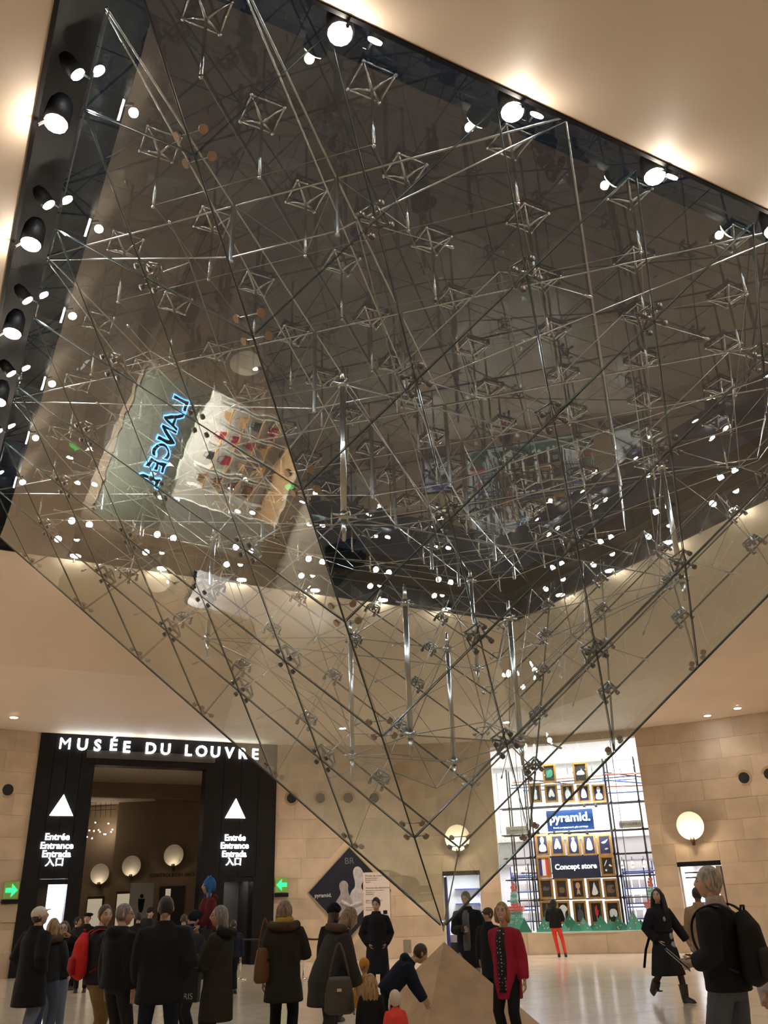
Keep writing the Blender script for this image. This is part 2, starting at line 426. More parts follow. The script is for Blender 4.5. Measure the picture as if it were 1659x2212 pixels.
for m_, z0 in ((1, 3.42), (3, 5.65)):
    for a in (1, -1):
        for b in (1, -1):
            p = UV(a*m_*.95, b*m_*.95, z0-ZT); obj('mast', MAST, pyr, Matrix.Translation(p)); masts.append((m_, p))
def fnear(p, k, lo=0):
    return sorted(hub.values(), key=lambda q: (q-p).length)[lo:lo+k]
for m_, p in masts:
    b = p+Vector((0, 0, .33)); t = p+Vector((0, 0, 2.27))
    for q in fnear(p, 4): bar('stay_rod', rodS, b, q, .0065, pyr)
    for q in fnear(t, 4): bar('stay_rod', rodS, t, q, .0055, pyr)
for m_ in (1, 3):
    P4 = [UV(a*m_*.95, b*m_*.95, (3.42 if m_ == 1 else 5.65)-ZT) for a, b in ((1, 1), (1, -1), (-1, -1), (-1, 1))]
    for k in range(4):
        for dz in (.33, 2.27): bar('ring_rod', rodS, P4[k]+Vector((0, 0, dz)), P4[(k+1) % 4]+Vector((0, 0, dz)), .010, pyr)
for a in (1, -1):
    for b in (1, -1):
        bar('stay_rod', rodS, UV(a*.95, b*.95, 3.42+2.27-ZT), UV(a*2.85, b*2.85, 5.65+.33-ZT), .0075, pyr)
        bar('stay_rod', rodS, UV(a*.95, b*.95, 3.42+.33-ZT), UV(0, 0, 1.0+.9), .0075, pyr)
# ================================================================== the flat glass roof over the pyramid
ZR = 9.95
roof = empty('skylight_roof', (0, 0, ZR), 'flat glass skylight roof on steel brackets closing the top of the well', 'skylight')
for i in range(-3, 4):
    for j in range(-3, 4):
        if (i, j) == (-3, -3):
            g = MB(); g.box((0, 0, .10), (1.885, 1.885, .025)); rp = g.mesh('roof_pane', ROOFG)
        obj('roof_pane', rp, roof, Matrix.Translation(UV(i*1.9, j*1.9, 0)) @ R45)
def bracket_mesh():
    mb = MB(); h = .20
    c = [(h, h), (-h, h), (-h, -h), (h, -h)]
    for k in range(4):
        a, b = c[k], c[(k+1) % 4]
        mb.tube([(a[0], a[1], .04), (b[0], b[1], .04)], .0145, 6)
        mb.tube([(0, 0, -.10), (a[0]*.5, a[1]*.5, -.01), (a[0], a[1], .04)], [.022, .015, .012], 6)
        mb.tube([(a[0], a[1], .02), (a[0], a[1], .085)], .022, 6)
    mb.tube([(0, 0, -.95), (0, 0, -.08)], .018, 8); mb.ball((0, 0, -.95), .028, 6, 5)
    return mb.mesh('roof_bracket', STEEL, True)
BRK = bracket_mesh(); R0 = R45
for i in range(-6, 7):
    for j in range(-6, 7):
        if (i+j) % 2 == 0 and (i % 2 == 0 or abs(i) <= 5):
            obj('roof_bracket', BRK, roof, Matrix.Translation(UV(i*.95, j*.95, 0)) @ R0)
low = lambda i, j: UV(i*.95, j*.95, -.93)
for i in range(-6, 7):
    for j in range(-6, 7):
        if (i+j) % 2 == 0:
            if i < 6 and j < 6: bar('roof_rod', rodS, low(i, j), low(i+1, j+1), .004, roof)
            if i < 6 and j > -6: bar('bottom_rod', rodS, low(i, j), low(i+1, j-1), .004, roof)
ZB = {1: 7.92, 3: 8.08, 5: 8.61}
def st(i, j): return UV(i*.95, j*.95, ZB[max(abs(i), abs(j))]-ZR)
tops = -.52
pos = []
for m_ in (1, 3, 5):
    for a in (1, -1):
        for b in ((1, -1) if m_ > 1 else (1,)):
            pos += [(a*m_, b*(m_-1)), (b*(m_-1), a*m_)]
for i, j in pos:
    bar('roof_strut', tubeS, UV(i*.95, j*.95, tops), st(i, j)-Vector((0, 0, .06)), .034, roof)
    for di, dj in ((1, 0), (0, 1)): bar('brace_rod', rodS, UV(i*.95, j*.95, tops), low(i+di, j+dj), .005, roof)
for sg in (1, -1):                       # shallow trusses crossing the well on the diagonals
    for s_ in (-9, -5, -1, 1, 5, 9):
        k0 = 7 if s_ > 0 else -7
        A_, B_ = (k0, s_-k0), (s_-k0, k0); m1, m2 = ((s_-1)//2, (s_+1)//2), ((s_+1)//2, (s_-1)//2)
        if s_ < 0: A_, B_ = B_, A_
        if (A_[0]-B_[0])*(m1[0]-m2[0]) < 0: m1, m2 = m2, m1
        g_ = lambda p, z: UV(p[0]*.95, sg*p[1]*.95, z-ZR)
        f_ = lambda p: st(p[0], sg*p[1])
        bar('truss_tube', tubeS, g_(A_, 9.42), g_(B_, 9.42), .016, roof)
        for p, q in ((g_(A_, 9.36), f_(m1)), (f_(m1), f_(m2)), (f_(m2), g_(B_, 9.36))): bar('chord_rod', tubeS, p, q, .012, roof)
# ================================================================== spotlights of the skylight
can = MB().tube([(0, 0, -.20), (0, 0, -.14), (0, 0, .03)], [.05, .078, .085], 12, cap=True).mesh('housing', BLACKM, True)
def lens_mesh(m): return MB().tube([(0, 0, .02), (0, 0, .045)], [.076, .070], 12).mesh('lens', m, True)
lensC, lensW = lens_mesh(LAMPGLOW), lens_mesh(LAMPWARM)
arm = MB().tube([(0, .02, -.16), (0, .02, -.02), (0, .10, .10)], .012, 6).mesh('bracket', BLACKM)
def spot(name, p, aim, lens, label, group, k=1.0):
    q = (Vector(aim)-Vector(p)).to_track_quat('Z', 'Y').to_matrix().to_4x4()
    e = empty(name, Matrix.Translation(p) @ q @ Matrix.Scale(k, 4), label, 'spotlight', group)
    obj('housing', can, e); obj('lens', lens, e); obj('bracket', arm, e); return e
for q in range(4):                      # front-right, back-right, back-left, front-left sides
    rot = Matrix.Rotation(q*PI/2, 3, 'Z')
    nm = ('front right', 'back right', 'back left', 'front left')[q]
    W = lambda a, s, z: rot @ UV(a, -s, z)
    for ai, a in enumerate((-4.75, -2.85, -.95, .95, 2.85, 4.75)):
        on = ('first', 'second', 'third', 'fourth', 'fifth', 'sixth')[ai]
        spot('edge_spotlight', W(a, 6.88, 8.80), W(a, 6.98, 7.0), lensW, '%s spotlight from the left along the %s edge of the ceiling opening' % (on, nm), 'edge spotlights on the %s side' % nm, 1.55)
        light('edge_light', 'POINT', W(a, 6.93, 8.62), LIGHT['edge'], WARM, .05)
        for da, z, s, wh in ((-.2, 9.55, 6.92, 'upper left'), (.18, 9.58, 6.92, 'upper right'), (.42, 9.06, 6.80, 'lowest')):
            if z > 9.3: tgt = W(a*.8, 2.0, 6.5)
            else: tgt = W(a, 3.0, 5.0)
            spot('well_spotlight', W(a+da, s, z), tgt, lensC, '%s lamp of the %s cool white cluster on the %s skylight side' % (wh, on, nm), 'well spotlights on the %s side' % nm)
        light('well_light', 'SPOT', W(a, 6.7, 9.5), LIGHT['well'], COOL, .06, aim=W(a*.6, -1.0, 0), angle=1.7)
# ceiling downlights by the wall
DL = MB().tube([(0, 0, 0), (0, 0, .05)], [.13, .13], 14).mesh('trim_ring', mat('white_trim', (.8, .78, .74), .4))
DG = MB().tube([(0, 0, -.012), (0, 0, .03)], [.10, .10], 14).mesh('lens', LAMPWARM)
DGC = MB().tube([(0, 0, -.012), (0, 0, .03)], [.10, .10], 14).mesh('lens', LAMPGLOW)
def downlight(x, y, label, cool=False, group='ceiling downlights along the wall', pw=1.0):
    e = empty('ceiling_downlight', (x, y, HW-.02), label, 'downlight', group)
    obj('trim_ring', DL, e); obj('lens', DGC if cool else DG, e)
    light('down_light', 'SPOT', (x, y, HW-.08), LIGHT['down']*pw, WARM if not cool else NEUT, .09, aim=(x, y, 0), angle=2.3, blend=.8)
for px, py, c, lb in ((30, 1550, False, 'bright recessed downlight in the ceiling left of the black portal'), (1528, 1546, True, 'cooler recessed downlight in the ceiling above the wall lamp'), (1593, 1530, False, 'warm recessed downlight in the ceiling at far right')):
    p = at_z(px, py, HW-.02); downlight(p.x, p.y, lb, c, pw=.07)
for kt, t in enumerate((-25, -5, 32, 50, 75, 100, 130, 160, 190, 220, 250, 275)):  # inner ring of downlights, added for the overall light in the hall
    p = frame(t, 15.8).translation; downlight(p.x, p.y, '%s added downlight in the ceiling ring, counted clockwise from the portal' % ('first', 'second', 'third', 'fourth', 'fifth', 'sixth', 'seventh', 'eighth', 'ninth', 'tenth', 'eleventh', 'twelfth')[kt])
# stone pyramid on the floor under the tip
SP = mat('tan_pyramid_stone', (.52, .37, .22), .42, noise=.24, nscale=3, bump=.1)
stp = empty('stone_pyramid', (0, 0, 0), 'small tan stone pyramid standing on the floor under the glass tip', 'stone pyramid')
D, Hs = 1.375, 1.10
sp = MB(); sp.add([(0, -D, 0), (D, 0, 0), (0, D, 0), (-D, 0, 0), (0, 0, Hs)], [(0, 1, 4), (1, 2, 4), (2, 3, 4), (3, 0, 4), (3, 2, 1, 0)])
sp.build('body', SP, stp)
# ================================================================== museum portal
PT, PR = -43.6, 18.72
PF = frame(PT, PR)
def ph(px, py, d=0.0): return loc_hit(px, py, PT, d, PR)
portal = empty('museum_portal', PF, 'tall black entrance portal with white glowing museum lettering', 'portal')
xL, xR = -4.05, 4.02
ox0, ox1 = (ph(203, 1640)[0]+ph(175, 1960)[0])/2, (ph(440, 1660)[0]+ph(437, 1900)[0])/2
oz = 6.15
dl0, dl1 = ph(78, 1960)[0], ph(140, 1960)[0]; dr0, dr1 = ph(482, 1950)[0], ph(545, 1950)[0]
dzl, dzr = ph(110, 1900)[1], ph(512, 1895)[1]
def slab(name, x0, x1, z0, z1, y0, y1, m, par): return obj(name, MB().box(((x0+x1)/2, (y0+y1)/2, (z0+z1)/2), (x1-x0, y1-y0, z1-z0)).mesh(name, m), par)
def column(x0, x1, d0, d1, dz):
    n = 4; e = [x0+(x1-x0)*k/n for k in range(n+1)]
    for k in range(n): slab('column_panel', e[k]+.006, e[k+1]-.006, dz+.02, 7.2, -.02, .5, BLACK, portal)
    slab('door_jamb', x0, d0, 0, dz+.02, -.015, .5, BLACK, portal); slab('door_jamb', d1, x1, 0, dz+.02, -.015, .5, BLACK, portal)
column(xL, ox0, dl0, dl1, dzl); column(ox1, xR, dr0, dr1, dzr)
slab('lintel', ox0, ox1, oz, 7.2, -.02, .5, BLACK, portal)
slab('lintel_band', ox0-.3, ox1+.3, 6.36, 6.62, -.035, -.02, mat('dark_grey_band', (.06, .055, .05), .4), portal)
slab('return_panel', xL-.04, xL, 0, 7.2, -.02, .9, BLACK, portal); slab('return_panel', xR, xR+.04, 0, 7.2, -.02, .9, BLACK, portal)
SIGNW = mat('sign_white_glow', (1, 1, 1), .5, emit=(.93, .97, 1), es=7.0)
for ch_, px in zip('MUSÉEDULOUVRE', (141, 178.5, 211, 245, 273.5, 326, 358, 406.5, 435.5, 465.5, 496, 524, 551)):
    x, z = ph(px, 1604+(px-141)*20/355, -.05)
    text(ch_, .52, x, -.05, z+(.045 if ch_ == 'É' else 0)-.05, SIGNW, portal, .03, bold=.010 if ch_ != 'M' else .0, name='letter')
for px, py in ((135, 1740), (509, 1747)):
    x, z = ph(px, py, -.05)
    obj('pyramid_symbol', MB().poly([(x-.36, z-.31), (x+.36, z-.31), (x, z+.34)], -.06, -.03).mesh('pyramid_symbol', SIGNW), portal)
for pxs in (((124, 1808), (123, 1827), (122, 1845), (118, 1863)), ((508, 1810), (507, 1827), (506, 1845), (505, 1862))):
    for (px, py), s in zip(pxs, ('Entrée', 'Entrance', 'Entrada', '入口')):
        x, z = ph(px, py, -.05); text(s, .28, x, -.05, z, SIGNW, portal, .02, bold=.004, name='entrance_text')
light('portal_sign_light', 'AREA', PF @ Vector((0, -.35, 6.75)), 14, COOL, 6.5, aim=PF @ Vector((0, -.6, 9)), sy=.25)
# lit doorways in the two columns
def alcove(M, x0, x1, z1, depth, m, side, name, energy, col, shelf=False, z0=0.0):
    e = empty(name, M, kind='structure')
    slab('side_wall', x0-.06, x0, z0, z1, .3, depth, side, e); slab('side_wall', x1, x1+.06, z0, z1, .3, depth, side, e)
    slab('back_wall', x0-.06, x1+.06, z0, z1, depth, depth+.06, m, e); slab('soffit', x0-.06, x1+.06, z1, z1+.06, .3, depth, m, e)
    slab('sill', x0-.06, x1+.06, z0-.02, z0+.001, 0, depth, FLOORM, e)
    slab('lintel_trim', x0-.03, x1+.03, z1-.14, z1, -.0, .06, BLACK, e)
    if energy: light(name+'_light', 'AREA', M @ Vector(((x0+x1)/2, depth*.55, z1-.05)), energy, col, .8, aim=M @ Vector(((x0+x1)/2, depth*.55, 0)))
    return e
WHITEW = mat('white_wall', (.80, .80, .82), .5); DARKW = mat('dark_wall', (.05, .04, .035), .6)
alcove(PF, dl0, dl1, dzl, 1.6, WHITEW, WHITEW, 'door_1', 55, (.9, .93, 1))
slab('door_leaf', dl0+.02, dl0+.30, 0, dzl-.1, .25, .31, DARKW, bpy.data.objects['door_1'])
alcove(PF, dr0, dr1, dzr, 1.6, mat('grey_wall', (.12, .11, .10), .6), DARKW, 'door_2', 5, (.9, .93, 1))
# foyer behind the portal
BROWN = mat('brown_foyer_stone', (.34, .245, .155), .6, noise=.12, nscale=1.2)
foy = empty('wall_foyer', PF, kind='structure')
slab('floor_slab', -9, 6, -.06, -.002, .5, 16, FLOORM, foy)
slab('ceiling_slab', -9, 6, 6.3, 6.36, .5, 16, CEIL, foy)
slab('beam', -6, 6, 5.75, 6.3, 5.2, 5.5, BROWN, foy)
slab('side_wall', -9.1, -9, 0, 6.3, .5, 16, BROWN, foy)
FP = []
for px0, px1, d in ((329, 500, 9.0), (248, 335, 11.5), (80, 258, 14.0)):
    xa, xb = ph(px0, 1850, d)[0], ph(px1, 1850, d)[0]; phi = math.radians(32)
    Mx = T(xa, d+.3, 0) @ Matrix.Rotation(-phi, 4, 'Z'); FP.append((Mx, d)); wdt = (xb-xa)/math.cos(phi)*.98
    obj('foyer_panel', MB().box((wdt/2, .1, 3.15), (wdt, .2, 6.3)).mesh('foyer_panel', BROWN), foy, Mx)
def fp(k, px, py):
    Mx, d = FP[k]; F = PF @ Mx; q = F.inverted() @ at_plane(px, py, F @ Vector((0, -.01, 0)), F.to_3x3() @ Vector((0, 1, 0))); return q.x, q.z
slab('foyer_return', ox1+2.2, ox1+2.3, 0, 6.3, .5, 7, BROWN, foy)
NICHEGLOW = mat('niche_glow', (.75, .62, .46), .5, emit=(1, .85, .62), es=.30)  # glow put into the colour stands for the light inside the niches
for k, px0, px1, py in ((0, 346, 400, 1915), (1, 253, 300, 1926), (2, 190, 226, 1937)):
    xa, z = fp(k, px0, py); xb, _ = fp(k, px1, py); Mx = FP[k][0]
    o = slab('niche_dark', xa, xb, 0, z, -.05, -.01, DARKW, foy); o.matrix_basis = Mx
    o = slab('niche_glow_sheet', xa+(xb-xa)*(.25 if k == 0 else .05), xa+(xb-xa)*(.45 if k == 0 else .9), 0, z-.1, -.07, -.05, NICHEGLOW, foy); o.matrix_basis = Mx
tx = text('CONTRÔLE DES SACS', .20, fp(0, 372, 1890)[0], -.02, fp(0, 372, 1890)[1], mat('engraved', (.06, .045, .03), .7), foy, .004); tx.matrix_basis = FP[0][0] @ tx.matrix_basis
# round wall lamps
def wall_lamp(M, label, pw=10.0, r=.44, warm=(1, .80, .56), grp=None):
    m_ = mat('lamp_plate', (.92, .86, .74), .5)
    e = empty('wall_lamp', M, label, 'wall lamp', grp)
    mb = MB(); n, k = 28, 6; vs = [(0, -.16, 0)]; fs = []
    for j in range(1, k+1):
        q = j/k; vs += [(r*q*math.cos(2*PI*i/n), -.16-.09*q*q, r*q*math.sin(2*PI*i/n)) for i in range(n)]
    fs += [(0, 1+i, 1+(i+1) % n) for i in range(n)]
    for j in range(k-1): fs += [(1+j*n+i, 1+j*n+n+i, 1+j*n+n+(i+1) % n, 1+j*n+(i+1) % n) for i in range(n)]
    mb.add(vs, fs); s = len(mb.v); mb.add([(x, y+.012, z) for x, y, z in vs], [f[::-1] for f in fs])
    mb.build('reflector_plate', m_, e, None, True)
    obj('lamp_cup', MB().tube([(0, -.16, -r-.16), (0, -.20, -r-.02), (0, -.26, -r+.06)], [.05, .065, .075], 10).mesh('lamp_cup', mat('bronze_cup', (.10, .075, .05), .4, metal=.6), True), e)
    obj('mount_arm', MB().tube([(0, .02, -r-.10), (0, -.18, -r-.10)], .022, 6).mesh('mount_arm', DSTEEL), e)
    obj('plate_stem', MB().tube([(0, .02, 0), (0, -.145, 0)], .03, 6).mesh('plate_stem', DSTEEL), e)
    light('wall_lamp_light', 'POINT', M @ Vector((0, -.42, -r*.62)), pw, warm, .05)
    return e
wall_lamp(frame(12.05, RW, 3.75), 'glowing round wall lamp above the shop doorway at right', pw=26)
wall_lamp(frame(-11.95, RW, 3.75), 'round wall lamp seen through the glass near the pyramid tip', pw=22)
wall_lamp(frame(-102, RW, 3.8), 'round wall lamp left of the boutique, seen mirrored in the glass', pw=16, grp='lamps beside the boutique')
wall_lamp(frame(-78, RW, 3.8), 'round wall lamp right of the boutique, between it and the portal', pw=16, grp='lamps beside the boutique')
for k, px, py, lb in ((0, 379, 1848, 'largest and rightmost of three cream wall lamps inside the portal'), (1, 288, 1871, 'middle one of three cream wall lamps inside the portal'), (2, 220, 1888, 'smallest and leftmost of three cream wall lamps inside the portal')):
    x, z = fp(k, px, py); wall_lamp(PF @ FP[k][0] @ T(x, 0, z), lb, pw=2.2, r=.43)
light('foyer_light', 'AREA', PF @ Vector((-3.5, 8, 6.2)), 22, WARM, 3, aim=PF @ Vector((-3.5, 8, 0)))
# string of fairy lights and a ceiling grid in the foyer
sl = empty('string_lights', PF @ T(0, 12, 0), 'tiny fairy lights strung high inside the portal', 'string lights')
gl = MB()
for k in range(5):
    x0, z0 = ph(192+k*2, 1722+k*8, 12); x1, z1 = ph(250, 1712+k*9, 12); gl.tube([(x0-1, 0, z0), (x1, .0, z1)], .012, 4)
for k in range(5):
    x0, z0 = ph(197+k*11, 1712, 12); x1, z1 = ph(195+k*11, 1765, 12); gl.tube([(x0, .02, z0), (x1, .02, z1)], .010, 4)
gl.build('hanging_grid', DARKW, sl)
bulb = MB().ball((0, 0, 0), .028, 6, 4).mesh('bulb', LAMPWARM)
for px, py in ((206, 1777), (234, 1779), (193, 1794), (203, 1795), (213, 1793), (216, 1797), (225, 1802), (228, 1802), (240, 1797), (243, 1792), (188, 1808), (199, 1811)):
    x, z = ph(px, py, 12); obj('bulb', bulb, sl, T(x, 0, z))
# sign board on a stand inside the portal
sx, sz = ph(305, 1945, 6); ss = empty('sign_stand', PF @ T(sx, 6, 0), 'white notice board with a black figure on a stand inside the portal', 'sign')
slab('board', -.45, .45, sz-.62, sz+.62, -.03, 0, mat('notice_white', (.62, .62, .60), .5), ss)
obj('pictogram', MB().ball((0, -.04, sz+.15), (.07, .01, .07), 10, 6).poly([(-.13, sz+.05), (.13, sz+.05), (.10, sz-.25), (.05, sz-.42), (-.05, sz-.42), (-.10, sz-.25)], -.045, -.035).mesh('pictogram', BLACK), ss)
obj('post', MB().tube([(0, .02, 0), (0, .02, sz)], .03, 8).mesh('post', DSTEEL), ss); obj('base', MB().tube([(0, .02, 0), (0, .02, .03)], .25, 16).mesh('base', DSTEEL), ss)
# ================================================================== wall fixtures
def on_wall(px, py): t, z = wall_hit(px, py); return frame(t, RW, z)
spk_r = MB().tube([(0, -.012, 0), (0, .02, 0)], [.26, .26], 24, ref=(1, 0, 0)).mesh('rim', mat('tan_rim', (.42, .30, .18), .5))
spk_c = MB().tube([(0, -.035, 0), (0, .0, 0)], [.15, .19], 20, ref=(1, 0, 0)).mesh('grille', mat('speaker_black', (.008, .008, .008), .6))
for px, py, lb in ((17, 1706, 'round black loudspeaker set in the wall left of the portal'), (630, 1724, 'first round speaker from the portal on the middle wall'), (692, 1724, 'second round speaker from the portal, seen through glass'), (752, 1724, 'third round speaker from the portal, seen through glass'), (808, 1724, 'fourth round speaker from the portal, seen through glass'), (1607, 1680, 'round black loudspeaker high on the right wall'), (1662, 1672, 'round speaker cut by the right edge of the picture')):
    e = empty('wall_speaker', on_wall(px, py), lb, 'speaker'); obj('rim', spk_r, e); obj('grille', spk_c, e)
GREEN = mat('exit_green_glow', (.0, .5, .1), .4, emit=(.02, 1, .16), es=2.6)
LIME = mat('exit_acrylic', (.20, .34, .10), .25, emit=(.35, .6, .12), es=.12)
for px, py, d, lb in ((22, 1925, 1, 'green lit exit sign with right arrow left of the portal'), (608, 1913, -1, 'green lit exit sign with left arrow right of the portal')):
    e = empty('exit_sign', on_wall(px, py), lb, 'exit sign')
    slab('base_box', -.23, .23, -.36, -.24, -.14, 0, BLACK, e); e = slab('acrylic_plate', -.22, .22, -.22, .26, -.10, -.08, LIME, e)
    a = [(-.17, .06), (.02, .06), (.0, .18), (.18, 0), (.0, -.18), (.02, -.06), (-.17, -.06)]
    obj('arrow', MB().poly([(x*d, z+.02) for x, z in (a if d > 0 else a[::-1])], -.115, -.10).mesh('arrow', GREEN), e)
e = empty('wall_socket', on_wall(590, 1922), 'small white switch plate by the exit sign right of the portal', 'switch'); slab('plate', -.09, .09, -.10, .10, -.03, 0, WHITEW, e); slab('rocker', -.04, .04, -.05, .05, -.045, -.03, WHITEW, e)
e = empty('glass_frame', on_wall(12, 1972), 'empty glass notice holder on the wall under the exit arrow', 'notice holder')
slab('plate', -.36, .36, -.26, .26, -.05, -.035, mat('frosted_plate', (.50, .42, .30), .3), e)
for x in (-.38, .38): slab('clip_bar', x-.02, x+.02, -.30, .30, -.06, 0, DSTEEL, e)
e = empty('wall_vent', on_wall(880, 2044), 'small grey hatch low on the wall behind the crouching child', 'hatch'); slab('plate', -.13, .13, -.20, .20, -.02, 0, mat('grey_hatch', (.25, .22, .17), .5), e); slab('latch', .06, .09, -.02, .02, -.03, -.02, DSTEEL, e)
e = empty('wall_vent', on_wall(1470, 2010), 'small dark hatch on the wall beside the long black coat', 'hatch'); slab('plate', -.13, .13, -.14, .14, -.02, 0, mat('brown_hatch', (.08, .05, .03), .5), e); slab('latch', .06, .09, -.02, .02, -.03, -.02, DSTEEL, e)
# diamond poster with its text panel
DM = on_wall(755, 1926)
dp = empty('diamond_poster', DM @ T(0, -.02, 0), 'diamond shaped dark poster with pale statues on the middle wall', 'poster')
def soft(pts, it=2):
    for _ in range(it):
        q = []
        for i in range(len(pts)):
            a, b = pts[i], pts[(i+1) % len(pts)]; q += [(a[0]*.75+b[0]*.25, a[1]*.75+b[1]*.25), (a[0]*.25+b[0]*.75, a[1]*.25+b[1]*.75)]
        pts = q
    return pts
def dia(r): return [(0, -r), (r, 0), (0, r), (-r, 0)]
obj('stone_border', MB().poly(dia(1.78), -.01, .02).mesh('stone_border', mat('pale_border', (.66, .50, .32), .5)), dp)
sheet = obj('poster_sheet', MB().poly(dia(1.43), -.05, -.01).mesh('poster_sheet', mat('poster_navy', (.012, .014, .028), .35)), dp)
mb = MB()
for k in range(4): a, b = dia(1.45)[k], dia(1.45)[(k+1) % 4]; mb.tube([(a[0], -.05, a[1]), (b[0], -.05, b[1])], .022, 6)
mb.build('edge_trim', mat('poster_trim', (.55, .52, .45), .3, metal=.8), dp)
MARB = mat('poster_marble', (.52, .50, .50), .6, noise=.25, nscale=9); MARB2 = mat('poster_marble_shade', (.34, .32, .32), .6, noise=.3, nscale=9)
st_a = [(-.55, -.72), (.05, -.95), (.12, -.55), (.10, -.30), (-.02, -.10), (-.06, .05), (-.04, .22), (-.12, .34), (-.26, .36), (-.36, .26), (-.36, .10), (-.30, -.02), (-.38, -.18), (-.52, -.36)]
st_b = [(.06, -.95), (.45, -.60), (.56, -.50), (.62, -.22), (.52, -.02), (.40, .10), (.42, .24), (.50, .34), (.50, .56), (.42, .74), (.28, .82), (.14, .74), (.12, .54), (.18, .36), (.20, .14), (.06, .02), (-.02, -.2), (.0, -.5)]
obj('statue_print', MB().poly(soft(st_b[::-1]), -.054, -.052).mesh('statue_print', MARB), sheet)
obj('statue_print', MB().poly(soft(st_a[::-1]), -.058, -.056).mesh('statue_print', MARB2), sheet)
mb = MB(); mb.tube([(-.30, -.060, -.30), (.02, -.060, -.46), (.42, -.060, -.34)], [.06, .055, .05], 8); mb.build('statue_arm', MARB, sheet)
text('BR', .30, 0, -.055, .98, mat('poster_grey', (.16, .16, .17), .6), sheet, .002, name='poster_mark')
text('pyramid.', .17, -.92, -.055, -.10, mat('poster_text', (.6, .6, .6), .6), sheet, .002, name='poster_text', bold=.004)
tp = empty('text_panel', on_wall(813, 1930) @ T(0, -.06, 0), 'white wall panel with small black text overlapping the diamond poster', 'panel')
pa, pb = -.46, .46
tp = slab('panel_board', pa, pb, -.78, .68, -.03, .02, mat('panel_white', (.74, .64, .58), .5), tp)
INK = mat('ink_grey', (.10, .08, .08), .7)
for z, s, k in ((.57, 'Musée du Louvre', .085), (.49, 'Entrée des visiteurs', .05), (.43, 'Museum entrance', .05), (.37, 'Ingresso', .05), (.18, 'Horaires des expositions', .075), (.10, 'Opening hours of the exhibitions', .045), (.04, 'Tous les jours', .05), (-.02, 'sauf le mardi', .05), (-.22, 'Salle du Carrousel', .07), (-.29, 'Du mercredi au lundi', .05), (-.44, 'Informations', .06), (-.51, 'Renseignements', .05)):
    text(s, k*1.1, pa+.08, -.034, z, INK, tp, .001, align='LEFT', name='panel_text')
slab('panel_logo', .22, .36, -.66, -.54, -.034, -.03, BLACK, tp)
# stanchions with a rope by the wall
CHROME = mat('chrome', (.75, .74, .72), .12, metal=1.0)
def stanchion(p, label):
    e = empty('rope_stanchion', p, label, 'stanchion', 'rope stanchions by the portal')
    obj('base', MB().tube([(0, 0, 0), (0, 0, .02), (0, 0, .05)], [.17, .16, .03], 20).mesh('base', CHROME, True), e)
    obj('post', MB().tube([(0, 0, .04), (0, 0, .92)], .026, 10).mesh('post', CHROME, True), e)
    obj('finial', MB().tube([(0, 0, .92), (0, 0, .97), (0, 0, 1.0)], [.036, .036, .02], 10).mesh('finial', CHROME, True), e); return Vector(p)
sA = stanchion(at_z(518, 2117, 0), 'chrome stanchion standing in front of the portal'); sB = stanchion(at_z(655, 2116, 0), 'chrome stanchion beside the woman with the yellow scarf'); sC = stanchion(at_z(712, 2110, 0), 'chrome stanchion behind the fur hat'); sD = stanchion(at_z(2, 2108, 0), 'chrome stanchion at the left edge of the picture')
def rope(a, b, sag, m, name, lab):
    pts = [a.lerp(b, k/14)+Vector((0, 0, .93-sag*4*(k/14)*(1-k/14))) for k in range(15)]
    r = MB().tube([p-a for p in pts], .022, 8).build(name, m, None, Matrix.Translation(a), True); tag(r, lab, 'rope')
rope(sB, sC, .05, mat('rope_maroon', (.05, .018, .015), .8), 'barrier_rope', 'dark maroon rope sagging between two stanchions by the wall')
rope(sA, sB, .03, mat('rope_black', (.02, .02, .022), .7), 'barrier_rope', 'black barrier band from the portal stanchion to the yellow scarf woman')
# ================================================================== the concept shop (straight ahead, right)
SF = frame(0, RW)
def sh(px, py, d=.75): return loc_hit(px, py, 0, d)
shop = empty('wall_shop', SF, kind='structure')
SHW = mat('shop_white', (.86, .84, .84), .5); GREYB = mat('shop_grey', (.42, .41, .42), .6); SHF = mat('shop_floor', (.5, .48, .46), .3)
x0, x1 = -5.2, 5.2
slab('shop_back', x0, x1, .5, 7.0, 6.5, 6.6, SHW, shop); slab('shop_side', x0-.1, x0, .5, 7.0, .4, 6.6, SHW, shop); slab('shop_side', x1, x1+.1, .5, 7.0, .4, 6.6, SHW, shop)
slab('shop_top', x0, x1, 7.0, 7.1, .45, 6.6, SHW, shop); slab('shop_base', x0, x1, .4, .64, .45, 6.6, SHF, shop)
slab('bulkhead', x0, x1, 3.0, 3.75, 3.2, 3.4, GREYB, shop); slab('bulkhead_top', x0, x1, 3.75, 4.0, 3.15, 3.3, SHW, shop)
slab('mezzanine', x0, x1, 2.95, 3.0, 3.2, 6.5, GREYB, shop)
for k in range(9): slab('rear_panel', -4.6+k*1.03, -4.6+k*1.03+.97, 4.1, 6.8, 6.40, 6.47, SHW, shop)
win = empty('window_1', SF, kind='structure')
WG = glass_mat('shop_window_glass', (.97, .98, .98), 1.0, 0)
for a, b in ((-2.62, -1.72), (-1.70, 1.72), (1.74, 2.62)): slab('pane', a, b, .68, 6.84, .10, .115, WG, win)
slab('sill', -2.64, 2.64, .62, .665, -.06, .50, mat('sill_pale', (.55, .60, .52), .3), win)
for x in (-1.71, 1.73): slab('mullion', x-.012, x+.012, .66, 6.84, .09, .125, mat('mullion_grey', (.2, .2, .22), .3), win)
light('shop_ceiling_light', 'AREA', SF @ Vector((0, 3.4, 6.95)), LIGHT['store'], (1, .96, .94), 8, aim=SF @ Vector((0, 3.4, 0)), sy=4)
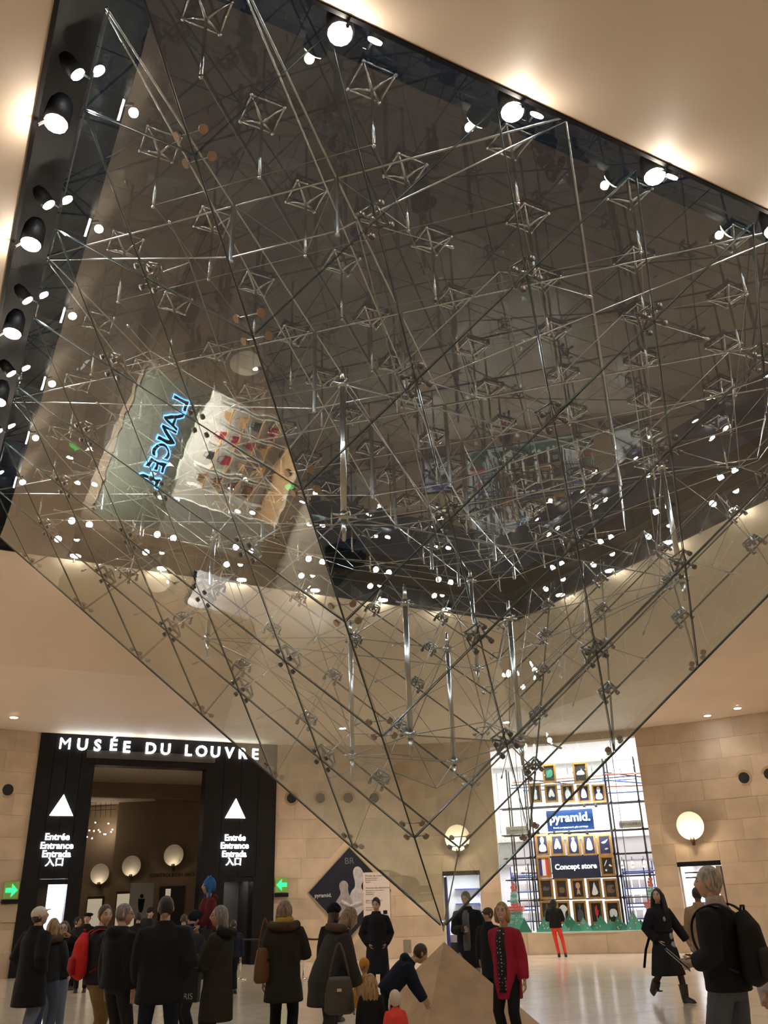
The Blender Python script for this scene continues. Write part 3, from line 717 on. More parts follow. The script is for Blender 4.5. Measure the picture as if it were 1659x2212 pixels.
light('shop_lower_light', 'AREA', SF @ Vector((0, 4.8, 2.9)), LIGHT['store']*.16, (.92, .95, 1), 8, aim=SF @ Vector((0, 4.8, 0)), sy=2.4)
light('shop_front_light', 'AREA', SF @ Vector((0, .42, 6.75)), LIGHT['store']*.25, (1, .98, .96), 4.6, aim=SF @ Vector((0, 1.3, 3.5)), sy=.2)
# pipe scaffold
PIPE = mat('pipe_black', (.02, .02, .025), .35, metal=.3); PBLUE = mat('pipe_blue', (.03, .10, .42), .35); PRED = mat('pipe_red', (.55, .10, .08), .4)
scf = empty('pipe_scaffold', SF @ T(0, 0, .66), 'lattice of black, blue and red pipes carrying the pictures in the shop window', 'scaffold')
pb_, pu_, pr_ = unit_rod('pipe', PIPE, 6), unit_rod('pipe', PBLUE, 6), unit_rod('pipe', PRED, 6)
def pipe(me, a, b, r=.028): obj('pipe', me, scf, T(0, 0, -.66) @ stick(a, b, r))
clampm = MB().box((0, 0, 0), (.09, .10, .09)).mesh('pipe_clamp', PIPE)
XV = [sh(1112, 1900)[0], sh(1150, 1900)[0], sh(1163, 1930)[0], sh(1334, 1900)[0], sh(1342, 1900)[0], sh(1402, 1880)[0]]
for k, x in enumerate(XV):
    for d in ((.85, 1.35) if k not in (2, 4) else (.95,)):
        pipe(pb_, (x, d, .67), (x, d, 6.15 if k < 3 else 6.3))
ZH = [sh(1240, y)[1] for y in (1738, 1797, 1848, 1896, 1942)]
for z in ZH:
    for d in (.86, 1.3): pipe(pb_, (XV[0]-.35, d, z), (XV[5]+.3, d, z), .024)
    for x in XV: obj('pipe_clamp', clampm, scf, T(x, .86, z-.66))
for k, (px, py, py2, me) in enumerate(((1300, 1672, 1668, pr_), (1300, 1683, 1690, pu_), (1300, 1698, 1694, pr_), (1300, 1712, 1706, pu_), (1300, 1665, 1676, pb_), (1130, 1680, 1690, pb_), (1125, 1705, 1700, pu_), (1120, 1885, 1885, pb_))):
    xa, za = sh(px, py); xb, zb = sh(px+95, py2); pipe(me, (xa, .9+.06*k, za), (xb, 1.0+.06*k, zb), .026)
for k in range(3): pipe((pu_, pb_, pr_)[k], (XV[0], 1.5+.3*k, 5.55+.14*k), (XV[5], 1.5+.3*k, 5.6+.14*k), .024)
for x in (-1.6, 0.2, 1.9): pipe(pu_, (x, .9, 5.9), (x, 4.5, 5.9), .022)
for z in (1.35, 1.95, 2.5):
    for xs in ((-2.5, -1.75), (1.45, 2.6)): pipe(pu_, (xs[0], 1.9, z), (xs[1], 1.9, z), .026)
for xs in (-2.4, -1.9, 1.55, 2.2): pipe(pb_, (xs, 1.9, .67), (xs, 1.9, 2.9), .022)
# shelves with stock at both sides
for i, x in enumerate((-2.15, 1.95)):
    e = empty('display_shelf', SF @ T(x, 2.6, .64), 'blue framed shop shelf with white boxes at the %s of the window' % ('left', 'right')[i], 'shelf')
    for z in (.3, .8, 1.3, 1.8): slab('shelf_board', -.55, .55, z, z+.04, 0, .5, mat('shelf_blue', (.02, .035, .22), .4), e)
    for xx in (-.55, .52): slab('upright', xx, xx+.03, 0, 2.2, 0, .5, mat('shelf_blue'), e)
    bx = MB().box((0, 0, .13), (.22, .2, .26)).mesh('carton', SHW)
    for z in (.34, .84, 1.34, 1.84):
        for q in range(4):
            if random.random() < .75: obj('carton', bx, e, T(-.40+q*.27, .2, z))
    slab('header_card', -.5, .5, 2.0, 2.22, -.04, -.02, SHW, e)
for i, x in enumerate((-2.3, -1.95, 1.5, 1.85, 2.25)):
    e = empty('track_spot', SF @ T(x, 1.7, 2.72), 'small white track spot, %s in the shop' % ('leftmost', 'second from left', 'third from left', 'second from right', 'rightmost')[i], 'track spot')
    obj('head', MB().tube([(0, 0, .10), (0, -.12, -.08)], [.035, .06], 10).mesh('head', SHW, True), e); obj('lens', MB().tube([(0, -.122, -.083), (0, -.126, -.09)], .05, 10).mesh('lens', WHITEGLOW), e); obj('stem', MB().tube([(0, 0, .10), (0, 0, .26)], .012, 5).mesh('stem', PIPE), e)
# framed pictures
GOLD = mat('gilt_frame', (.50, .27, .075), .38, metal=.55, noise=.3, nscale=20); NAVY = mat('canvas_navy', (.010, .018, .075), .5); INKB = mat('canvas_black', (.012, .012, .015), .5)
PW = mat('print_white', (.85, .85, .85), .6); PG = mat('print_grey', (.09, .10, .11), .6); PB = mat('print_brown', (.16, .09, .06), .6); PRD = mat('print_red', (.65, .03, .03), .5); PTAN = mat('print_tan', (.55, .36, .24), .6); PGR = mat('print_green', (.03, .20, .12), .6)
def circ(cx, cz, rx, rz, n=14): return [(cx+rx*math.cos(2*PI*k/n), cz+rz*math.sin(2*PI*k/n)) for k in range(n)]
MOT = {
 'bust': [(PW, circ(0, .22, .15, .18)), (PW, [(-.30, -.34), (.30, -.34), (.26, -.05), (.08, .04), (.06, .12), (-.06, .12), (-.08, .04), (-.26, -.05)])],
 'fig': [(PW, circ(0, .30, .09, .10)), (PW, [(-.16, -.36), (.16, -.36), (.12, .0), (.16, .16), (.05, .22), (-.05, .22), (-.16, .16), (-.10, .0)])],
 'vase': [(PW, [(-.14, -.34), (.14, -.34), (.24, -.05), (.16, .12), (.08, .20), (.12, .36), (-.12, .36), (-.08, .20), (-.16, .12), (-.24, -.05)])],
 'lamp': [(PW, [(-.26, -.20), (.26, -.20), (.14, .05), (.22, .16), (.0, .34), (-.22, .16), (-.14, .05)]), (PW, [(-.10, -.36), (.10, -.36), (.08, -.22), (-.08, -.22)])],
 'bell': [(PW, [(-.26, -.26), (.26, -.26), (.20, .05), (.10, .26), (0, .36), (-.12, .24), (-.20, .05)])],
 'star': [(PW, [(-.28, -.18), (-.10, -.22), (.0, -.10), (.10, -.22), (.28, -.18), (.20, .04), (0, .38), (-.20, .04)])],
 'pen': [(PW, [(-.30, .12), (.05, .20), (.30, .30), (.10, .10), (-.10, .05)]), (PTAN, [(-.05, -.25), (.22, -.22), (.20, -.14), (-.02, -.16)])],
 'tools': [(PW, [(-.28, -.02), (-.20, .0), (.02, .30), (-.04, .32)]), (PW, circ(-.14, -.22, .07, .06)), (PW, [(.06, .0), (.32, -.06), (.30, .02), (.16, .10)])],
 'dark': [(PG, [(-.28, -.10), (.28, -.10), (.24, .10), (.05, .02), (-.10, .14), (-.26, .05)])],
 'stool': [(PB, [(-.22, -.22), (.22, -.22), (.22, .08), (-.22, .08)])],
 'bow': [(PTAN, circ(0, .16, .17, .17)), (PTAN, [(-.15, -.36), (.0, -.20), (.15, -.36), (.08, .0), (-.08, .0)])],
 'cape': [(PW, [(-.26, -.28), (-.05, -.34), (.26, -.24), (.14, .05), (.06, .20), (0, .38), (-.07, .18), (-.14, .0)])],
 'shoe': [(PB, [(-.28, -.22), (.28, -.20), (.28, -.04), (.0, .02), (.26, .12), (.24, .22), (-.26, .18), (-.28, .05)])],
 'suit': [(PW, [(-.10, -.38), (.10, -.38), (.10, .0), (.34, .12), (.30, .22), (.10, .34), (-.10, .34), (-.30, .22), (-.34, .12), (-.10, .0)])],
 'man': [(PG, circ(0, .28, .09, .12)), (PG, [(-.24, -.40), (.24, -.40), (.24, -.02), (.10, .15), (-.10, .15), (-.24, -.02)])],
 'hand': [(PRD, [(-.06, -.16), (.08, -.16), (.16, .02), (.16, .14), (.08, .06), (.07, .30), (.0, .36), (-.03, .10), (-.06, .28), (-.12, .24), (-.12, .0)]), (PTAN, [(-.03, -.42), (.03, -.42), (.03, -.16), (-.03, -.16)])],
 'short': [(PW, [(-.28, -.20), (-.06, -.20), (0, -.08), (.06, -.20), (.28, -.20), (.25, .16), (-.25, .16)])],
 'green': [(PGR, [(-.26, -.26), (.26, -.20), (.26, .24), (-.20, .18), (-.28, .02)])],
 'hat': [(PW, [(-.32, -.12), (.32, -.12), (.26, .02), (.14, .10), (-.14, .10), (-.26, .02)])],
 'flag': None}
def picture(px0, px1, py0, py1, mot, label, canvas):
    xa, za = sh(px0, py0); xb, zb = sh(px1, py1); xc, zc = (xa+xb)/2, (za+zb)/2
    xa2, _ = sh(px0, (py0+py1)/2); xb2, _ = sh(px1, (py0+py1)/2)
    w_, h_ = abs(xb2-xa2), abs(za-zb); xc = (xa2+xb2)/2
    e = empty('framed_picture', SF @ T(xc, .75, zc), label, 'picture', 'framed pictures in the shop window')
    b = .055; mb = MB()
    for s in (-1, 1):
        mb.box((s*(w_/2-b/2), 0, 0), (b, .06, h_)); mb.box((0, 0, s*(h_/2-b/2)), (w_-2*b, .06, b))
        mb.box((s*(w_/2-b-.01), .01, 0), (.02, .04, h_-2*b)); mb.box((0, .01, s*(h_/2-b-.01)), (w_-2*b, .04, .02))
    mb.build('frame', GOLD, e)
    e = slab('canvas', -w_/2+b, w_/2-b, -h_/2+b, h_/2-b, .01, .03, canvas, e)
    if mot == 'flag':
        for k, c in enumerate((mat('flag_blue', (.02, .03, .22), .6), mat('flag_white', (.85, .85, .85), .6), mat('flag_red', (.72, .06, .05), .6))):
            iw = (w_-2*b)/3; slab('flag_band', -w_/2+b+k*iw, -w_/2+b+(k+1)*iw, -h_/2+b, h_/2-b, .0, .01, c, e)
    else:
        for k, (mm, pts) in enumerate(MOT[mot]):
            ar = sum(pts[i][0]*pts[(i+1) % len(pts)][1]-pts[(i+1) % len(pts)][0]*pts[i][1] for i in range(len(pts)))
            pts = soft(pts if ar > 0 else pts[::-1], 1)
            obj('print', MB().poly([(x*w_*.95, z*h_*.95) for x, z in pts], -.004*k, .01).mesh('print', mm), e)
col = ('leftmost', 'second', 'middle', 'fourth', 'rightmost')
rowsP = (
 ('row above pyramid sign', NAVY, 1695, 1733, ((1142, 1170), (1177, 1205), (1212, 1241), (1247, 1275), (1279, 1308)), ('fig', 'star', 'vase', 'bell', 'bust'), 'white object on navy'),
 ('row between both signs', NAVY, 1802, 1848, ((1157, 1186), (1189, 1219), (1224, 1254), (1258, 1288), (1291, 1322)), ('bust', 'star', 'vase', 'bell', 'pen'), 'spotlit white shape on navy'),
 ('row under Concept store', INKB, 1898, 1942, ((1165, 1195), (1199, 1228), (1234, 1264), (1269, 1300), (1304, 1335)), ('dark', 'stool', 'bow', 'cape', 'shoe'), 'object on black'),
 ('bottom row', INKB, 1946, 1996, ((1168, 1197), (1203, 1232), (1239, 1268), (1274, 1304), (1309, 1341)), ('man', 'suit', 'man', 'hand', 'short'), 'garment on black'))
for nm, cv, a, b, xs, ms, ds in rowsP:
    for k in range(5): picture(xs[k][0], xs[k][1], a, b, ms[k], 'framed picture of %s, %s in the %s' % (ds, col[k], nm), cv)
picture(1172, 1201, 1652, 1690, 'green', 'framed picture with a green garment above the top row of pictures', INKB)
picture(1238, 1270, 1648, 1690, 'hat', 'framed picture with a white cap above the top row of pictures', INKB)
picture(1160, 1190, 1851, 1896, 'flag', 'gilt framed French tricolour left of the concept store sign', NAVY)
picture(1297, 1328, 1849, 1892, 'tools', 'framed picture of white tools right of the concept store sign', INKB)
for (a, b) in ((ZH[0]-.02, 5.3), (ZH[1]-.04, 4.2)):
    light('picture_light', 'AREA', SF @ Vector((.0, .30, a)), 26, (1, 1, 1), 2.6, aim=SF @ Vector((.0, .74, a-.4)), sy=.06)
def signboard(name, px0, px1, py0, py1, m, label):
    xa, za = sh(px0, (py0+py1)/2, .70); xb, _ = sh(px1, (py0+py1)/2, .70); _, zt = sh((px0+px1)/2, py0, .70); _, zb = sh((px0+px1)/2, py1, .70)
    e = empty(name, SF @ T((xa+xb)/2, .70, (zt+zb)/2), label, 'sign'); w_, h_ = xb-xa, zt-zb
    e = slab('board', -w_/2, w_/2, -h_/2, h_/2, 0, .05, m, e); return e, w_, h_
e, w_, h_ = signboard('shop_sign', 1181, 1282, 1749, 1794, mat('sign_blue', (.008, .045, .17), .35), 'blue shop sign reading pyramid with glowing white letters')
text('pyramid.', .42, 0, -.02, .08, mat('sign_soft_glow', (1, 1, 1), .5, emit=(.95, .98, 1), es=2.2), e, .015, bold=.008, name='sign_letters'); text('French emerging brands, gifts and design', .075, 0, -.01, -.24, mat('sign_soft_glow'), e, .005, name='sign_subtitle')
e, w_, h_ = signboard('shop_sign', 1192, 1296, 1849, 1895, mat('sign_navy', (.010, .017, .055), .4), 'dark navy shop sign with white words Concept store')
text('Concept store', .245, 0, -.01, .0, mat('sign_letter_white', (.9, .9, .9), .5, emit=(1, 1, 1), es=.8), e, .008, bold=.008, name='sign_letters')
e, w_, h_ = signboard('shop_sign', 1337, 1386, 1772, 1788, mat('sign_cream', (.55, .53, .46), .5), 'small cream sign with Chinese characters beside the scaffold')
text('法国新兴品牌集合店', .105, 0, -.01, 0, INK, e, .003, name='sign_letters')
e, w_, h_ = signboard('shop_sign', 1093, 1140, 1785, 1802, mat('sign_cream'), 'small cream sign at the left of the scaffold seen through glass')
text('Concept store', .11, 0, -.01, 0, INK, e, .003, name='sign_letters')
# clip lamps over the pictures
for k, (px, py) in enumerate(((1163, 1797), (1197, 1797), (1229, 1797), (1268, 1797), (1262, 1739), (1287, 1739))):
    x, z = sh(px, py, .62); e = empty('clip_lamp', SF @ T(x, .62, z), 'small black clip lamp, %s on the scaffold of pictures' % ('first from left', 'second from left', 'third from left', 'fourth from left', 'under the fourth top picture', 'under the last top picture')[k], 'clip lamp')
    obj('shade', MB().tube([(0, -.02, .05), (0, 0, -.07)], [.03, .06], 10).mesh('shade', PIPE, True), e); obj('arm', MB().tube([(0, -.02, .04), (0, .20, .05)], .010, 5).mesh('arm', PIPE), e)
# paper fir trees and book trees along the sill
TG = [mat('paper_green_%d' % k, c, .6) for k, c in enumerate(((.05, .30, .22), (.09, .42, .32), (.035, .22, .15)))]
DOT = mat('paper_dot', (.75, .45, .38), .6)
trees = [(1118, 30, 1972, .34), (1134, 26, 1982, .28), (1101, 24, 1984, .40), (1178, 36, 1980, .44), (1232, 44, 1974, .46), (1219, 20, 1993, .30), (1246, 22, 1990, .28), (1262, 32, 1981, .36), (1282, 26, 1993, .42), (1300, 38, 1977, .32), (1320, 28, 1986, .40), (1337, 30, 1977, .30), (1349, 26, 1992, .44), (1371, 34, 1967, .34), (1386, 22, 1985, .44), (1399, 26, 1978, .36)]
ordn = ['first', 'second', 'third', 'fourth', 'fifth', 'sixth', 'seventh', 'eighth', 'ninth', 'tenth', 'eleventh', 'twelfth', 'thirteenth', 'fourteenth', 'fifteenth', 'sixteenth']
for k, (px, wpx, pyt, d) in enumerate(sorted(trees)):
    x, _ = sh(px, 2005, d); _, zt = sh(px, pyt, d); hw = wpx*.0155/2
    e = empty('paper_fir_tree', SF @ T(x, d, .667), '%s green paper fir tree from the left on the shop sill' % ordn[k], 'paper tree', 'paper trees on the shop sill')
    hh = zt-.667; obj('sheet', MB().poly([(-hw*1.15, 0), (hw*1.15, 0), (0, hh)], -.012, .012).mesh('sheet', TG[k % 3]), e)
    obj('foot', MB().box((0, .05, .015), (hw, .12, .03)).mesh('foot', TG[2]), e)
    if k % 2:
        for q in range(5):
            u = random.random(); xx = (random.random()-.5)*hw*1.3*(1-u); obj('dot', MB().poly(circ(xx, hh*(.08+.7*u), .022, .022, 8), -.018, -.012).mesh('dot', DOT), e)
BC = [mat('book_red', (.60, .16, .14), .6), mat('book_teal', (.12, .42, .38), .6), mat('book_mint', (.30, .55, .46), .6)]
for nm, px, py0, py1, d in (('left', 1108, 1908, 1992, .56), ('right', 1403, 1896, 1985, .56)):
    x, zt = sh(px, py0, d); n = 17; hh = (zt-.667)/n
    e = empty('book_tree', SF @ T(x, d, .667), 'fir tree of stacked red and teal slabs at the %s of the window' % nm, 'book tree')
    for k in range(n):
        w_ = (.62-.030*k) if (k < 6 or k > 8) else .62-.02*k
        w_ = max(.14, .60*(1-k/n*.55-(.25 if k > 8 else 0)+(.22 if k in (7, 8) else 0)))
        obj('slab', MB().box((random.uniform(-.02, .02), 0, hh*(k+.5)), (w_, w_*.7, hh*.92)).mesh('slab', BC[0] if k in (7, 8, 9, 14, 15, 16) else BC[1+k % 2]), e)
# doorways beside the shop
d1 = alcove(frame(-11.8, RW*math.cos(math.radians(2))), -.62, .62, 2.67, 2.6, SHW, SHW, 'door_3', 60, (.95, .97, 1))
slab('door_leaf', -.60, -.52, 0, 2.5, .3, 1.0, mat('door_blue', (.03, .05, .25), .4), d1)
for z in (.6, 1.1, 1.6, 2.1): slab('door_shelf', -.3, .6, z, z+.04, 2.2, 2.6, mat('shelf_blue'), d1)
d2 = alcove(frame(12.1, RW*math.cos(math.radians(2))), -.66, .66, 2.66, 2.8, SHW, SHW, 'door_4', 60, (.95, .97, 1))
slab('door_leaf', .50, .64, 0, 2.5, .1, .5, mat('door_wood', (.48, .36, .27), .4), d2)
for z in (.5, .95, 1.4, 1.85): slab('door_shelf', -.6, .45, z, z+.04, 2.3, 2.8, mat('shelf_blue'), d2)
bx = MB().box((0, 0, .12), (.2, .2, .24)).mesh('carton', SHW); bk = MB().box((0, 0, .12), (.2, .2, .24)).mesh('carton', BLACK)
for z in (.54, .99, 1.44, 1.89):
    for q in range(4): obj('carton', bx if (q+int(z*10)) % 3 else bk, d2, T(-.48+q*.26, 2.5, z))
for z in (2.2, 2.35): obj('door_pipe', MB().tube([(-.66, .9, z), (.66, .9, z)], .025, 6).mesh('door_pipe', PIPE), d2)
alcove(frame(-101.8, RW*math.cos(math.radians(2))), -.62, .62, 2.67, 2.0, SHW, SHW, 'door_5', 30, (1, .95, .88)); alcove(frame(-78, RW*math.cos(math.radians(2))), -.62, .62, 2.67, 2.0, SHW, SHW, 'door_6', 30, (1, .95, .88))
# ================================================================== the boutique at the left side, mirrored in the glass
BF = frame(-90, RW)
bt = empty('wall_boutique', BF, kind='structure')
BG = mat('boutique_grey', (.44, .46, .37), .5); BW = mat('boutique_white', (.88, .87, .82), .5); TAN = mat('boutique_tan', (.45, .27, .12), .5)
slab('sign_band', -2.66, 2.66, 4.35, 6.62, .10, .25, BG, bt)
slab('side_panel', 1.2, 2.66, .66, 4.35, .10, .25, mat('boutique_pale', (.72, .73, .66), .5), bt)
slab('shop_back', -3.4, 3.4, .5, 4.5, 3.6, 3.7, BW, bt); slab('shop_side', -3.5, -3.4, .5, 4.5, .4, 3.6, BW, bt); slab('shop_side', 3.4, 3.5, .5, 4.5, .4, 3.6, BW, bt); slab('shop_top', -3.4, 3.4, 4.5, 4.6, .3, 3.6, BW, bt); slab('shop_base', -3.4, 3.4, .5, .64, .45, 3.6, TAN, bt)
HALO = mat('blue_halo', (.1, .3, .8), .5, emit=(.16, .45, 1), es=9.0); LETB = mat('letter_dark', (.01, .012, .02), .4)
ls = empty('boutique_sign', BF @ T(-.55, .08, 5.15), 'dark boutique letters with a blue glow, mirrored in the glass', 'sign')
for k, c in enumerate('LANCEL'):
    x = -1.30+k*.56; text(c, .80, x, -.02, 0, HALO, ls, .01, bold=.050, name='letter_halo'); text(c, .80, x, -.05, 0, LETB, ls, .01, bold=.008, name='letter')
light('boutique_light', 'AREA', BF @ Vector((-.6, 2.0, 4.45)), LIGHT['boutique'], (1, .97, .90), 4.5, aim=BF @ Vector((-.6, 2.0, 0)), sy=2.4)
light('boutique_wash', 'AREA', BF @ Vector((0, -1.0, 6.9)), 120, (1, .97, .88), 4.5, aim=BF @ Vector((0, .1, 5)), sy=.3)
for k in range(5):
    e = empty('bag_shelf', BF @ T(-2.3+k*.85, 2.9, .64), 'boutique shelf with bags, %s from the left' % ordn[k], 'shelf', 'boutique shelves')
    for z in (.5, 1.1, 1.7, 2.3): slab('shelf_board', -.36, .36, z, z+.04, 0, .4, TAN, e)
    for xx in (-.38, .35): slab('upright', xx, xx+.03, 0, 2.9, 0, .4, BW, e)
    for z in (.54, 1.14, 1.74, 2.34):
        c = random.choice((mat('bag_black', (.02, .02, .02), .5), mat('bag_red', (.25, .02, .03), .5), mat('bag_brown', (.22, .11, .05), .5), TAN))
        b = MB().box((0, .2, .13), (.34, .14, .26), None, .85); b.tube([(-.10, .2, .25), (-.08, .2, .38), (.08, .2, .38), (.10, .2, .25)], .012, 5); obj('bag', b.mesh('bag', c), e, T(0, 0, z))
# ================================================================== people
def attr_skin():
    M = bpy.data.materials.new('skin'); M.use_nodes = True; N = M.node_tree.nodes; L = M.node_tree.links; b = N['Principled BSDF']
    a = N.new('ShaderNodeAttribute'); a.attribute_name = 'Col'; L.new(a.outputs['Color'], b.inputs['Base Color']); b.inputs['Roughness'].default_value = .5
    b.inputs['Subsurface Weight'].default_value = .0; return M
SKIN = attr_skin()
def cloth(name, col, rough=.85, bump=.5, bs=14, noise=.12): return mat(name, col, rough, noise=noise, nscale=6, bump=bump, bscale=bs, spec=.2)
def smooth01(a, b, x): t = min(1, max(0, (x-a)/(b-a))); return t*t*(3-2*t)
def head_verts(hw=1.0, beard=None, skin=(.55, .33, .22), lip=(.42, .15, .12), brow=(.06, .04, .03), smile=False):
    nu, nv = 40, 30; vs = []; cs = []
    for j in range(nv+1):
        t = -PI/2+PI*j/nv
        for k in range(nu):
            a = 2*PI*k/nu; cx, cz = math.cos(t), math.sin(t)
            x, y, z = .077*math.sin(a)*cx, -.097*math.cos(a)*cx, .118*cz
            fr = max(0, math.cos(a))*cx                 # how much it faces forward
            if z < 0:                                    # jaw narrows, chin comes forward
                q = smooth01(0, -.118, z); x *= 1-.34*q; y = y*(1-.10*q)-(.020*q if fr > 0 else -.010*q)
            if y > 0: y *= 1.04
            ax = abs(x)
            if fr > .2:
                y -= .024*math.exp(-(x/.011)**2)*math.exp(-((z+.016)/.020)**2)+.012*math.exp(-(x/.009)**2)*math.exp(-((z-.012)/.02)**2)   # nose
                y += .010*math.exp(-((ax-.032)/.015)**2)*math.exp(-((z-.012)/.011)**2)      # eye sockets
                y -= .005*math.exp(-((ax-.030)/.022)**2)*math.exp(-((z-.034)/.010)**2)      # brow ridge
                y -= .006*math.exp(-(x/.022)**2)*math.exp(-((z+.058)/.007)**2)              # lips
                y -= .007*math.exp(-(x/.022)**2)*math.exp(-((z+.098)/.014)**2)              # chin
                y -= .004*math.exp(-((ax-.042)/.016)**2)*math.exp(-((z+.02)/.018)**2)       # cheeks
            c = skin
            if fr > .3:
                if ax < .026 and abs(z+.058-(.012*(ax/.026)**2 if smile else 0)) < .0075: c = lip if not (smile and ax < .018 and abs(z+.055) < .004) else (.8, .74, .68)
                elif .017 < ax < .046 and abs(z-.011) < .0065: c = (.03, .022, .018) if abs(ax-.031) < .008 else (.42, .36, .32)
                elif .014 < ax < .050 and abs(z-.033) < .0055: c = brow
                elif beard and z < -.035 and not (ax < .024 and abs(z+.058) < .008): c = beard
            vs.append(Vector((x*hw, y, z))); cs.append(c)
    fs = [(j*nu+k, j*nu+(k+1) % nu, (j+1)*nu+(k+1) % nu, (j+1)*nu+k) for j in range(nv) for k in range(nu)]
    return vs, fs, cs
def ik(a, b, l1, l2, hint):
    d = b-a; L = min(d.length, (l1+l2)*.995); d = d.normalized(); b2 = a+d*L
    x = (l1*l1-l2*l2+L*L)/(2*L); h = math.sqrt(max(0, l1*l1-x*x)); hh = hint-d*hint.dot(d)
    return a+d*x+hh.normalized()*h, b2
def hand_mesh(w, d, n, curl=.5, s=1.0, side=1):
    """palm and five fingers: w wrist, d along the hand, n palm normal"""
    mb = MB(); d = d.normalized(); n = (n-d*n.dot(d)).normalized(); x = d.cross(n)*side
    mb.tube([w-d*.02*s, w+d*.02*s, w+d*.055*s, w+d*.088*s], [(.024*s, .018*s), (.030*s, .016*s), (.039*s, .015*s), (.037*s, .012*s)], 10, ref=x)
    for q, (ox, L) in enumerate(((-.029, .068), (-.010, .078), (.010, .073), (.028, .058))):
        p = w+d*.084*s+x*(ox*s); a = curl*(.7+.1*q); pts = [p]; dd = d.copy(); r = []
        for seg in (.42, .32, .26):
            dd = (dd*math.cos(a)+n*math.sin(a)).normalized(); n2 = (n-dd*n.dot(dd)); p = p+dd*(L*seg*s); pts.append(p)
            n = n
        mb.tube(pts, [.0095*s, .009*s, .008*s, .0055*s], 6)
    p = w+d*.030*s-x*(.030*s); t1 = (d*.7-x*.65+n*.35).normalized(); t2 = (d*.9-x*.15+n*.5).normalized()
    mb.tube([p, p+t1*.034*s, p+t1*.034*s+t2*.030*s, p+t1*.034*s+t2*.048*s], [.013*s, .0115*s, .0095*s, .006*s], 6)
    return mb
def person(px, head_y, dist, heading, label, top, bottom, hair=None, height=None, lean=0.0, side=0.0, arms=None, legs=None, look=None, skin=(.55, .33, .22), beard=None, kid=0.0, shoe=(.02, .02, .02), hat=None, smile=False, glasses=False, bare=False, width=1.0, boots=0.0, z0=0.0, voxel=.017, brow=(.06, .04, .03), dress=None):
    H = height or at_dist(px, head_y, dist).z-z0
    base = at_dist(px, head_y, dist); base.z = z0
    s = H/1.75
    c = Vector((CX-base.x, CY-base.y, 0)); psi = math.atan2(c.x, -c.y)+math.radians(heading)
    root = empty('person', Matrix.Translation(base) @ Matrix.Rotation(psi, 4, 'Z'), label, 'person')
    hipc = Vector((0, 0, .93)); R = Matrix.Rotation(math.radians(lean), 3, 'X') @ Matrix.Rotation(math.radians(side), 3, 'Y')
    U = lambda p: hipc+R @ (Vector(p)-hipc)
    bw = width; sh = .185*bw*(1-.1*kid)
    t = top.get('thick', .025)
    # --- skeleton
    A = {'L': 'down', 'R': 'down'}; A.update(arms or {})
    pre = {'down': ((.27, -.04, .80), (.3, .6, 0)), 'pocket': ((.165, -.05, .93), (.7, .7, 0)), 'chest': ((.05, -.27, 1.16), (.6, .1, -.6)), 'phone': ((.03, -.33, 1.13), (.5, .1, -.7)), 'chin': ((-.02, -.16, 1.44), (.4, -.3, -.8)), 'back': ((.24, .22, .90), (.3, .8, 0)), 'fwd': ((.24, -.26, .92), (.2, .7, -.3)), 'strap': ((.10, -.15, 1.30), (.6, -.1, -.7)), 'reachdown': ((.18, -.50, .86), (.3, .3, -.3)), 'cross': ((-.10, -.20, 1.10), (.6, -.1, -.6)), 'up': ((.14, -.16, 1.52), (.7, -.2, -.4))}
    J = {}
    for k, sg in (('L', 1), ('R', -1)):
        tg = pre[A[k]] if isinstance(A[k], str) else A[k]
        S = U((sg*sh, .0, 1.368)); hnd = Vector((tg[0][0]*sg, tg[0][1], tg[0][2])); hnd = hnd if len(tg) > 2 else U(hnd); hint = R @ Vector((tg[1][0]*sg, tg[1][1], tg[1][2]))
        E_, W_ = ik(S, hnd, .285, .255, hint); J[k] = (S, E_, W_)
    Lg = {'L': ((.10, 0, 0)), 'R': ((-.10, 0, 0))}; Lg.update(legs or {})
    K = {}
    for k, sg in (('L', 1), ('R', -1)):
        f = Vector(Lg[k]); hp = Vector((sg*.095*bw, 0, .91)); an = Vector((f.x, f.y+.03, f.z+.085))
        kn, an2 = ik(hp, an, .44, .425, Vector((sg*.12, -1, 0))); K[k] = (hp, kn, an2, f)
    # --- head
    hy = math.radians((look[0]-heading) if look else 0); hp_ = math.radians(look[1] if look else 0)
    hs = 1.0+.32*kid
    hc = U((0, -.02, 1.50+.135*hs)); HR = Matrix.Rotation(hy, 3, 'Z') @ Matrix.Rotation(hp_, 3, 'X')
    if lean > 20: hc = hc+Vector((0, -.02, 0))
    HM = lambda p: hc+HR @ (Vector(p)*hs)
    body = MB(); cols = []
    def put(mb, col=None):
        body.add(mb.v, mb.f); cols.extend([col or skin]*len(mb.v))
    hv, hf, hcol = head_verts(1.0, beard, skin, smile=smile, brow=brow)
    body.add([HM(v) for v in hv], hf); cols.extend(hcol)
    for sg in (1, -1):
        put(MB().ball(HM((sg*.079, .008, -.002)), (.012*hs, .020*hs, .032*hs), 8, 6))
    put(MB().tube([U((0, .012, 1.40)), U((0, .005, 1.48)), HM((0, .012, -.06))], [.062*bw, .053, .053*hs], 12))
    put(MB().tube([Vector((0, 0, .88)), U((0, 0, 1.05)), U((0, 0, 1.28)), U((0, 0, 1.41)), U((0, 0, 1.46))], [(.14*bw, .10), (.12*bw, .09), (.15*bw, .10), (.13*bw, .08), (.06, .05)], 14, ref=(1, 0, 0)))
